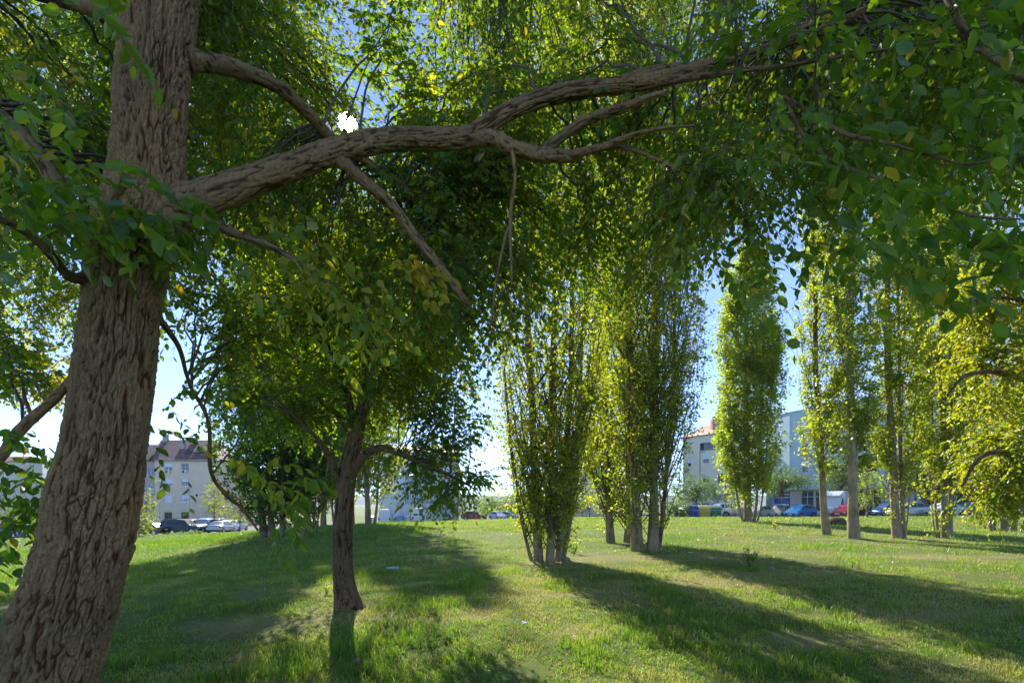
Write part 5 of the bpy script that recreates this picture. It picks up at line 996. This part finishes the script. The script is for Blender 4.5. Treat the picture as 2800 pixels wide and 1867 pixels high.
car('parked_car', 'dark green estate between the minibus and the red car', 'car', 'hatch', 'teal', 1224, 99, 92, CEN)
car('parked_car', 'red family car side on under the parking sign', 'car', 'suv', 'red', 1296, 104, 0, CEN)
car('parked_car', 'white hatchback far off with glinting windscreen', 'car', 'hatch', 'white', 1361, 101, -60, CEN)
car('parked_car', 'silver saloon with red lights next to the glinting white hatchback', 'car', 'sedan', 'silver', 1384, 104, -20, CEN)
car('parked_car', 'white and navy small car in front of the blue bin', 'car', 'hatch', 'white', 1880, 66, 200, KERB)
car('parked_car', 'white estate with a tall red light beside the green bin', 'car', 'suv', 'white', 2005, 66.5, 10, KERB)
car('parked_car', 'gold saloon behind the foot of the lone poplar', 'car', 'sedan', 'beige', 2078, 65, 212, KERB)
def rack(root, L, W): t = MB(); t.box(-.9, .9, -.5, .5, 1.47, 1.56); t.build('roof_box', PA['sky_blue'], root)
car('parked_car', 'champagne saloon carrying a flat roof box beside the bright blue hatchback', 'car', 'sedan', 'champagne', 2136, 65.5, 222, KERB, extra=rack)
car('parked_car', 'bright blue compact hatchback facing the lawn before the shop fronts', 'car', 'hatch', 'blue', 2188, 63.5, 212, KERB)
def boxbody(root, L, W):
    t = MB(); t.box(-L / 2 - 1.0, L * .20, -1.08, 1.08, .75, 3.0); t.build('cargo_box', PA['white'], root)
    t = MB(); V = [(L * .2 + .002, -1.0, 2.2), (L * .2 + .002, 1.0, 2.2), (L * .2 + .002, 1.0, 2.98), (L * .2 + .002, -1.0, 2.98), (L * .2 + .95, -.8, 2.45), (L * .2 + .95, .8, 2.45)]
    t.add(V, [[0, 1, 5, 4], [3, 4, 5, 2]]); t.add(V, [[0, 4, 3], [1, 2, 5]]); t.build('wind_deflector', PA['white'], root)
car('box_truck', 'white box truck with a wind deflector above its cab', 'truck', 'van', 'white', 2290, 65.5, 222, KERB, windows=False, solid_rear=True, extra=boxbody, scale=.85)
car('parked_car', 'red saloon nose first behind the scarred poplar', 'car', 'sedan', 'red', 2318, 62.5, 214, KERB)
car('parked_car', 'deep blue small car between the slim pale poplars', 'car', 'hatch', 'deep_blue', 2432, 61, 190, KERB)
car('parked_car', 'beige grey hatchback seen from behind the two stemmed poplar', 'car', 'hatch', 'champagne', 2482, 58.5, 188, KERB)
car('parked_car', 'white saloon nose showing beside the white railing', 'car', 'sedan', 'white', 2578, 58, 188, KERB)
car('parked_car', 'white car in the shade under the golden boughs', 'car', 'hatch', 'white', 2740, 55, 190, KERB)
car('parked_car', 'sky blue car glimpsed behind the four stemmed poplar clump', 'car', 'hatch', 'sky_blue', 2655, 60, 190, KERB)

# ================================================================== bins, lamps, signs, railings
def bin_(name, label, col, lid, px, Y, group, w_=1.25):
    x = X_(px, Y); root = thing(name, label, 'bin', (x, Y, street_z(x, Y)), math.radians(rng.uniform(-6, 6)), group); hw = w_ / 2
    b = MB(); b.add([(-hw * .86, -.42, .16), (hw * .86, -.42, .16), (hw * .86, .42, .16), (-hw * .86, .42, .16), (-hw, -.52, 1.05), (hw, -.52, 1.05), (hw, .52, 1.05), (-hw, .52, 1.05)], [[3, 2, 1, 0], [0, 1, 5, 4], [1, 2, 6, 5], [2, 3, 7, 6], [3, 0, 4, 7], [4, 5, 6, 7]]); b.box(-hw - .03, hw + .03, -.56, .56, 1.052, 1.12)
    for k in (-.3, .3): b.box(k * w_ - .03, k * w_ + .03, -.53, -.515, .3, 1.0)
    b.build('bin_body', col, root)
    l = MB(); a = np.linspace(0, math.pi, 9); V = [(s * (hw + .02), -.54 * math.cos(t), 1.124 + .30 * math.sin(t)) for s in (-1, 1) for t in a]; l.add(V, [[i, i + 9, i + 10, i + 1] for i in range(8)]); l.add(V, [list(range(9)), list(range(9, 18))[::-1]]); l.build('bin_lid', lid, root)
    for sx in (-1, 1):
        for sy in (-1, 1): t = MB(); t.tube([(sx * hw * .7 - .03, sy * .34, .08), (sx * hw * .7 + .03, sy * .34, .08)], .08, 10); t.build('caster', M['tyre'], root)
    return root
plastic = lambda n, c: pbr(n, c, .45, 0, .5, .08, 3)
yb, gb, bb, cb = plastic('yellow_plastic', (.62, .50, .02)), plastic('green_plastic', (.03, .16, .06)), plastic('blue_plastic', (.01, .05, .30)), plastic('grey_plastic', (.42, .43, .38))
bin_('recycling_bin', 'blue recycling bin next to the yellow one', bb, plastic('blue_lid', (.015, .05, .26)), 1898, 63.8, 'bins at the kerb'); bin_('recycling_bin', 'yellow recycling bin standing between the blue and green ones', yb, plastic('cream_lid', (.72, .62, .25)), 1925, 63.6, 'bins at the kerb')
bin_('recycling_bin', 'dark green bin with pale mint lid', gb, plastic('mint_lid', (.35, .55, .42)), 1954, 63.6, 'bins at the kerb'); bin_('recycling_bin', 'pale grey bin beside the lone poplar', cb, plastic('pale_lid', (.6, .62, .6)), 2034, 64, 'bins at the kerb')
x = X_(861, 48); t_ = thing('rubbish_tub', 'small dark rubbish tub at the foot of the far poplars', 'bin', (x, 48, h1(x, 48)))
b = MB(); b.tube([(0, 0, 0), (0, 0, .62)], np.array([.26, .34]), 14); b.build('tub', M['dark_metal'], t_); b = MB(); b.tube([(0, 0, .62), (0, 0, .68)], .37, 14); b.build('rim', M['black'], t_)
def railing(label, pa_, pb_, col, hgt=.75):
    a = np.array([X_(*pa_), pa_[1]]); b = np.array([X_(*pb_), pb_[1]]); z = h1(*a); root = thing('railing', label, 'railing', (*a, z)); off = np.array(root.location); n_ = 6
    r_ = MB(); r_.tube([(*a, z + hgt), (*b, h1(*b) + hgt)], .035, 8); r_.build('rail', col, root, off=off)
    for k in range(n_): q = a + (b - a) * k / (n_ - 1); p_ = MB(); zq = h1(*q); p_.tube([(*q, zq - .1), (*q, zq + hgt - .03)], .03, 8); p_.build('post', col, root, off=off)
railing('low blue grey railing in front of the recycling bins', (1895, 62.2), (1972, 62.2), pbr('rail_blue', (.22, .30, .34), .5, .4)); railing('white railing beside the beige grey hatchback', (2528, 58.6), (2575, 58.2), M['white'], .9)
def street_lamp(label, px, ptop, Y, col, d=1):
    x = X_(px, Y); z = h1(x, Y) - .1; hgt = Z_(ptop, Y) - z; root = thing('street_lamp', label, 'street lamp', (x, Y, z), 0, 'street lamps')
    b = MB(); b.tube([(0, 0, 0), (0, 0, hgt)], np.array([.09, .055]), 10); b.build('pole', col, root); b = MB(); b.tube([(0, 0, .0), (0, 0, .5)], .12, 10); b.build('pole_base', col, root)
    b = MB(); b.tube([(-.15 * d, 0, hgt), (.25 * d, 0, hgt + .05), (.75 * d, 0, hgt + .12)], np.array([.09, .14, .07]), 8); h_ = b.build('lamp_head', M['ac_white'] if d < 0 else M['grey_metal'], root)
    b = MB(); x0_, x1_ = sorted((.15 * d, .65 * d)); b.box(x0_, x1_, -.09, .09, hgt - .07, hgt - .055); b.build('lamp_lens', M['lamp_clear'], h_)
street_lamp('tall grey street lamp in front of the cream block', 436, 1316, 80, M['grey_metal'], -1); street_lamp('dark street lamp before the rounded pale block', 1914, 1236, 84, pbr('lamp_green', (.07, .10, .10), .5, .3)); street_lamp('slim lamp post carrying a yellow band at the corner of the grey block', 1122, 1300, 92, M['grey_metal']); street_lamp('thin lamp post by the navy sign', 1984, 1290, 78, M['dark_metal'], -1)
x = X_(1301, 99); root = thing('parking_sign', 'blue parking sign with a white letter on a grey post', 'road sign', (x, 99, h1(x, 99)))
zt = Z_(1376, 99) - h1(x, 99); b = MB(); b.tube([(0, 0, -.1), (0, 0, zt + .45)], .03, 8); b.build('post', M['grey_metal'], root); b = MB(); b.box(-.28, .28, -.05, -.03, zt - .38, zt + .38); pl = b.build('sign_plate', pbr('sign_blue', (.01, .08, .42), .4), root)
fcv = bpy.data.curves.new('letter', 'FONT'); fcv.body = 'P'; fcv.size = .62; fcv.align_x = 'CENTER'; fcv.align_y = 'CENTER'; fcv.extrude = .004; fcv.materials.append(M['white']); fo = bpy.data.objects.new('tmp', fcv); COL.objects.link(fo); bpy.context.view_layer.update(); lm = bpy.data.meshes.new_from_object(fo.evaluated_get(bpy.context.evaluated_depsgraph_get())); bpy.data.objects.remove(fo)
fo = link('letter', lm, pl, (0, -.056, zt), 0); fo.rotation_euler = (math.radians(90), 0, 0)
x = X_(1366, 100); root = thing('road_sign', 'narrow blue road sign seen almost edge on near the far hedge', 'road sign', (x, 100, h1(x, 100))); zt = Z_(1386, 100) - h1(x, 100); b = MB(); b.tube([(0, 0, -.1), (0, 0, zt + .5)], .03, 8); b.build('post', M['grey_metal'], root); b = MB(); b.box(-.18, -.14, -.3, .3, zt - .4, zt + .45); b.build('sign_plate', bpy.data.materials['sign_blue'], root)

# ================================================================== street trees, saplings and shrubs
def small_tree(name, label, cat, px, Y, hgt, blobs, mats, size, trunk_r=.07, lean=0.0, nl=9, group=None, zoff=0.0, trunkmat='twig_bark', low=0):
    x = X_(px, Y); root = thing(name, label, cat, (x, Y, h1(x, Y) - .03 + zoff), 0, group); t = np.linspace(0, 1, 7); top = hgt * .72
    p = np.stack([lean * t ** 1.5, .1 * np.sin(t * 3), top * t], -1); rr = trunk_r * (1 - .8 * t)
    V, f, T = bark_tube(p, rr, 40, 14, .08 * trunk_r, 300 + int(px), (0, 0, 0), (9, 3)); link('trunk', mesh_data('trunk', V, f, [M['limb_bark']], tint=T, smooth=True), root)
    c = Crown(); 
    for (bx, by, bz, r, rz_, n, tn) in blobs:
        d = nrm(rng.normal(0, 1, (n, 3))) * rng.random((n, 1)) ** .35; q = np.array([bx, by, bz]) + d * np.array([r, r, rz_]); tt = np.linspace(0, 1, 6)
        s = np.stack([lean * .5 + 0 * q[:, 0], 0 * q[:, 0], np.clip(q[:, 2] - .5 * r, low, top)], -1); Q = s[:, None] + (q - s)[:, None] * tt[None, :, None]; Q[..., 2] += .12 * r * np.sin(tt * 3.14)[None]
        c.tw.append((Q[:max(6, n // 7)], np.broadcast_to(trunk_r * .3 * np.linspace(1, .2, 6), (max(6, n // 7), 6))))
        c.twigs(q, nrm(q - np.array([bx, by, bz])) + rng.normal(0, .4, (n, 3)), r * rng.uniform(.3, .6, n), nl, size, tn + rng.normal(0, .08, n), droop=.25, flat=.5)
    c.build('crown', mats, root, (0, 0, 0), 'rhomb'); return root
AU, FE, DK, EL = [M['autumn_leaf'], M['twig_bark']], [M['feather_leaf'], M['twig_bark']], [M['dark_leaf'], M['twig_bark']], [M['elm_leaf'], M['twig_bark']]
ST = 'young street trees'
small_tree('street_tree', 'golden green young tree beside the tall grey lamp', 'tree', 398, 62, 5.6, [(0, 0, 3.6, 1.0, 1.7, 150, .55), (-.2, 0, 1.7, 1.3, 1.0, 110, .42)], AU, .16, .06, group=ST)
small_tree('shrub', 'bright green bushy shrub at the edge of the lawn by the leaning trunk', 'shrub', 372, 58, 2.8, [(0, 0, 1.4, 1.2, 1.2, 160, .35)], AU, .15, .05, group=ST)
small_tree('street_tree', 'young autumn tree before the cream block wall', 'tree', 585, 72, 6.6, [(0, 0, 4.6, 1.2, 1.7, 190, .55), (.2, 0, 3.2, 1.4, .9, 90, .5)], AU, .17, .07, group=ST)
small_tree('sapling', 'light green sapling on the lawn at the end of the parked row', 'sapling', 654, 47, 3.1, [(0, 0, 2.0, 1.3, .9, 110, .45), (-.5, 0, 1.5, .8, .4, 30, .4)], AU, .13, .05, .1, group=ST)
small_tree('street_tree', 'feathery pale green acacia before the pale block with the red roof', 'tree', 1905, 70, 5.6, [(0, 0, 3.7, 2.3, 1.3, 300, .5), (1.3, 0, 3.2, 1.5, .8, 130, .5), (-1.5, 0, 3.0, 1.4, 1.0, 140, .55)], FE, .20, .10, group=ST)
small_tree('street_tree', 'spreading dark underneathed silk tree before the blue shop', 'tree', 2140, 69, 6.0, [(0, 0, 4.6, 2.6, 1.1, 330, .45), (1.9, 0, 4.2, 1.5, .8, 130, .45), (-1.6, 0, 4.0, 1.6, 1.0, 150, .3)], FE, .20, .14, group=ST)
small_tree('street_tree', 'tall feathery acacia rising behind the box truck', 'tree', 2300, 69, 7.4, [(0, 0, 5.2, 2.2, 1.5, 260, .45), (2.0, 0, 5.4, 2.2, 1.6, 240, .4), (-1.4, 0, 4.3, 1.4, 1.0, 120, .5)], FE, .20, .14, group=ST)
small_tree('sapling', 'olive green young tree between the scarred and the forked poplar', 'sapling', 2372, 50, 5.0, [(0, 0, 2.6, 1.3, 1.5, 190, .35), (0, 0, 4.0, .7, 1.0, 60, .5)], AU, .15, .06, group=ST)
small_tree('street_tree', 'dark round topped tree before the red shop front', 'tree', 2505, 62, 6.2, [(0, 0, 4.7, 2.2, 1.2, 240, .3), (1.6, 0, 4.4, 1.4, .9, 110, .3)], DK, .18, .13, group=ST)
small_tree('sapling', 'thin yellowish sapling in front of the pale grey bin', 'sapling', 2010, 61, 3.8, [(0, 0, 2.0, 1.1, 1.2, 80, .6), (.4, 0, 3.0, .7, .7, 36, .65)], AU, .13, .05, group=ST)
small_tree('sapling', 'young tree with a pale stem between the two poplar clumps', 'sapling', 1612, 58, 3.4, [(0, 0, 2.2, 1.2, .8, 90, .5)], AU, .14, .05, group=ST)
k = 0
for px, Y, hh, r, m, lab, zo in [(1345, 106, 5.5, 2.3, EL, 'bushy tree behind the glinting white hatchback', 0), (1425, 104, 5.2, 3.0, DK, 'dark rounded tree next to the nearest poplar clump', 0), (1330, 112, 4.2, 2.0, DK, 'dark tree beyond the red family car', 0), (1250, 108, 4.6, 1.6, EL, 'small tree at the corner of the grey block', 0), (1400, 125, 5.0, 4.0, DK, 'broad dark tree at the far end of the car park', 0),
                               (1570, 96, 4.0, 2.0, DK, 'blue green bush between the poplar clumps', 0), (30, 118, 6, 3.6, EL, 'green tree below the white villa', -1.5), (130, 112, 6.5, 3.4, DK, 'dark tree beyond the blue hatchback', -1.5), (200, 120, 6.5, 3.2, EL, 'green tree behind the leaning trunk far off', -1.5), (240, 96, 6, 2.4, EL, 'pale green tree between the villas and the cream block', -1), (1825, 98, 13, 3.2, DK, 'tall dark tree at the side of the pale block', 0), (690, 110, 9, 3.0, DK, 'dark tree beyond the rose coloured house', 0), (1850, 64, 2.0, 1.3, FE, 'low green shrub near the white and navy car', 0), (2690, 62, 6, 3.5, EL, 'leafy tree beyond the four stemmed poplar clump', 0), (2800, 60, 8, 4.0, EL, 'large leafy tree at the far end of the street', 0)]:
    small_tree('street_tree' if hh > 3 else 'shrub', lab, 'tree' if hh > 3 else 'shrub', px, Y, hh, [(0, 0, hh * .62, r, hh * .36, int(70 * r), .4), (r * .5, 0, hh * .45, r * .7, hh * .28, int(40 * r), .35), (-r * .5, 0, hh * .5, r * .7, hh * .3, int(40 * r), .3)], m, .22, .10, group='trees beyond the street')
# low hedge plants along the lot
for px, Y in [(470, 62.5), (497, 62.3), (521, 62.4), (540, 62.2)]:
    small_tree('shrub', {470: 'low clipped shrub under the tail of the dark off roader', 497: 'low shrub under the door of the dark off roader', 521: 'low shrub near the front wheel of the dark off roader', 540: 'low shrub before the bonnet of the dark off roader'}[px], 'shrub', px, Y, .5, [(0, 0, .16, .55, .2, 60, .3)], EL, .09, .02, group='low shrubs at the car park')

# ================================================================== small things in the grass
def weed(label, px, py, Y, hgt, n, size, tint):
    x = X_(px, Y); root = thing('weed', label, 'weed', (x, Y, h1(x, Y)), 0, 'leafy weeds'); b = MB(); c = Crown()
    tops = np.stack([rng.normal(0, .10 * hgt / .4, n), rng.normal(0, .10 * hgt / .4, n), hgt * rng.uniform(.5, 1, n)], -1)
    for q in tops: b.tube([(0, 0, -.02), (q[0] * .4, q[1] * .4, q[2] * .5), tuple(q)], np.array([.006, .004, .002]), 6)
    b.build('stem', pbr('weed_stem', (.10, .14, .03), .7) if 'weed_stem' not in bpy.data.materials else bpy.data.materials['weed_stem'], root)
    m = n * 5; i = rng.integers(0, n, m); t = rng.uniform(.35, 1, m)[:, None]; p = tops[i] * t; d = rng.normal(0, 1, (m, 3)); d[:, 2] = np.abs(d[:, 2]) * .4
    c.L.add(p, d, np.array([0, 0, 1.0]) + rng.normal(0, .3, (m, 3)), size * rng.uniform(.7, 1.2, m), tint + rng.uniform(-.1, .1, m)); c.build('leaves', [M['poplar_leaf'], M['twig_bark']], root, (0, 0, 0)); return root
weed('bushy poplar sprout in the striped shade before the twin trunked poplar', 2050, 1570, 11.2, .46, 12, .085, .3)
weed('small sprout in the light beside the middle elm shadow', 1258, 1596, 8.8, .20, 4, .05, .4); weed('bright sprout behind the middle elm trunk', 893, 1618, 8.4, .22, 4, .05, .5); weed('tiny sprout on the grass below the slim pale poplar', 2330, 1585, 11, .2, 4, .055, .3); weed('yellow green sprout standing on the far sunny grass', 2120, 1463, 24, .42, 6, .11, .8); weed('tall thin weed in the striped shade', 2178, 1618, 9.6, .42, 3, .05, .5); weed('leafy suckers beside the nearest poplar clump', 1570, 1500, 14, .55, 8, .08, .6); weed('weed near the dry mound of the twin trunked poplar', 1855, 1525, 13.6, .3, 5, .07, .6)
stone = pbr('stone', (.22, .20, .17), .9, 0, .2, .3, 6, .4, .02)
def rock(name, label, cat, px, Y, s, mat, sq=.6):
    x = X_(px, Y); a = np.linspace(0, math.pi, 11); p_ = np.linspace(0, 2 * math.pi, 17)[:-1]; V = np.array([[math.sin(t) * math.cos(q), math.sin(t) * math.sin(q), math.cos(t) * sq] for t in a for q in p_]); V = V * (s * (.7 + .6 * fbm(V * 1.6 + px, 3, 3)))[:, None]
    k = np.arange(16); f = np.concatenate([np.stack([i * 16 + k, (i + 1) * 16 + k, (i + 1) * 16 + (k + 1) % 16, i * 16 + (k + 1) % 16], -1) for i in range(10)])
    tag(link(name, mesh_data(name, V, [f], [mat], smooth=True), None, (x, Y, h1(x, Y) + s * .18)), label, cat, 'stones in the grass')
rock('boulder', 'dark brown boulder lying in the grass behind the slim poplar', 'boulder', 2287, 30, .52, pbr('dark_stone', (.10, .075, .055), .95, 0, .2, .3, 5, .5, .03), .75)
rock('stone', 'small pale stone in the shaded grass nearest the camera', 'stone', 978, 5.35, .045, stone); rock('stone', 'flat pale stone in the striped shade near the bushy sprout', 'stone', 2108, 11.0, .07, stone); rock('stone', 'grey stone beside the foot of the nearest poplar clump', 'stone', 1545, 12.6, .12, stone); rock('stone', 'white pebble on the sunny grass beyond the dry mound', 'stone', 1945, 12.5, .05, pbr('chalk', (.42, .40, .37), .9))
x = X_(1075, 11.2); root = thing('plastic_bottle', 'crushed pale blue plastic bottle lying in the shaded grass', 'bottle', (x, 11.2, h1(x, 11.2) + .05), .2); pb = pbr('bottle_plastic', (.45, .62, .72), .2, 0, .6)
b = MB(); b.tube([(-.13, 0, 0), (-.12, 0, 0), (.0, 0, .01), (.08, 0, 0), (.12, 0, 0)], np.array([.03, .04, .034, .038, .014]), 12); b.build('bottle_body', pb, root, smooth=True); b = MB(); b.tube([(.121, 0, 0), (.15, 0, 0)], .017, 10); b.build('cap', pbr('cap_blue', (.05, .2, .5), .4), root)
x = X_(1432, 6.6); b = MB(); b.add([(-.035, -.02, .0), (.03, -.03, .02), (.04, .03, .015), (-.03, .03, .035), (-.035, -.02, .004), (.03, -.03, .024), (.04, .03, .019), (-.03, .03, .039)], [[3, 2, 1, 0], [4, 5, 6, 7], [0, 1, 5, 4], [1, 2, 6, 5], [2, 3, 7, 6], [3, 0, 4, 7]]); tag(b.build('paper_scrap', M['white'], loc=(x, 6.6, h1(x, 6.6) + .02)), 'crumpled white paper scrap on the sunny grass', 'litter')
m, nt, out = _mat('haze_air'); vp = nt.nodes.new('ShaderNodeVolumePrincipled'); vp.inputs['Color'].default_value = (.75, .87, 1, 1); vp.inputs['Density'].default_value = .00018; vp.inputs['Anisotropy'].default_value = .2
nt.links.new(vp.outputs[0], out.inputs['Volume'])
b = MB(); b.box(-4600, 4600, -300, 6300, -40, 300); o = b.build('haze', m); o['kind'] = 'stuff'
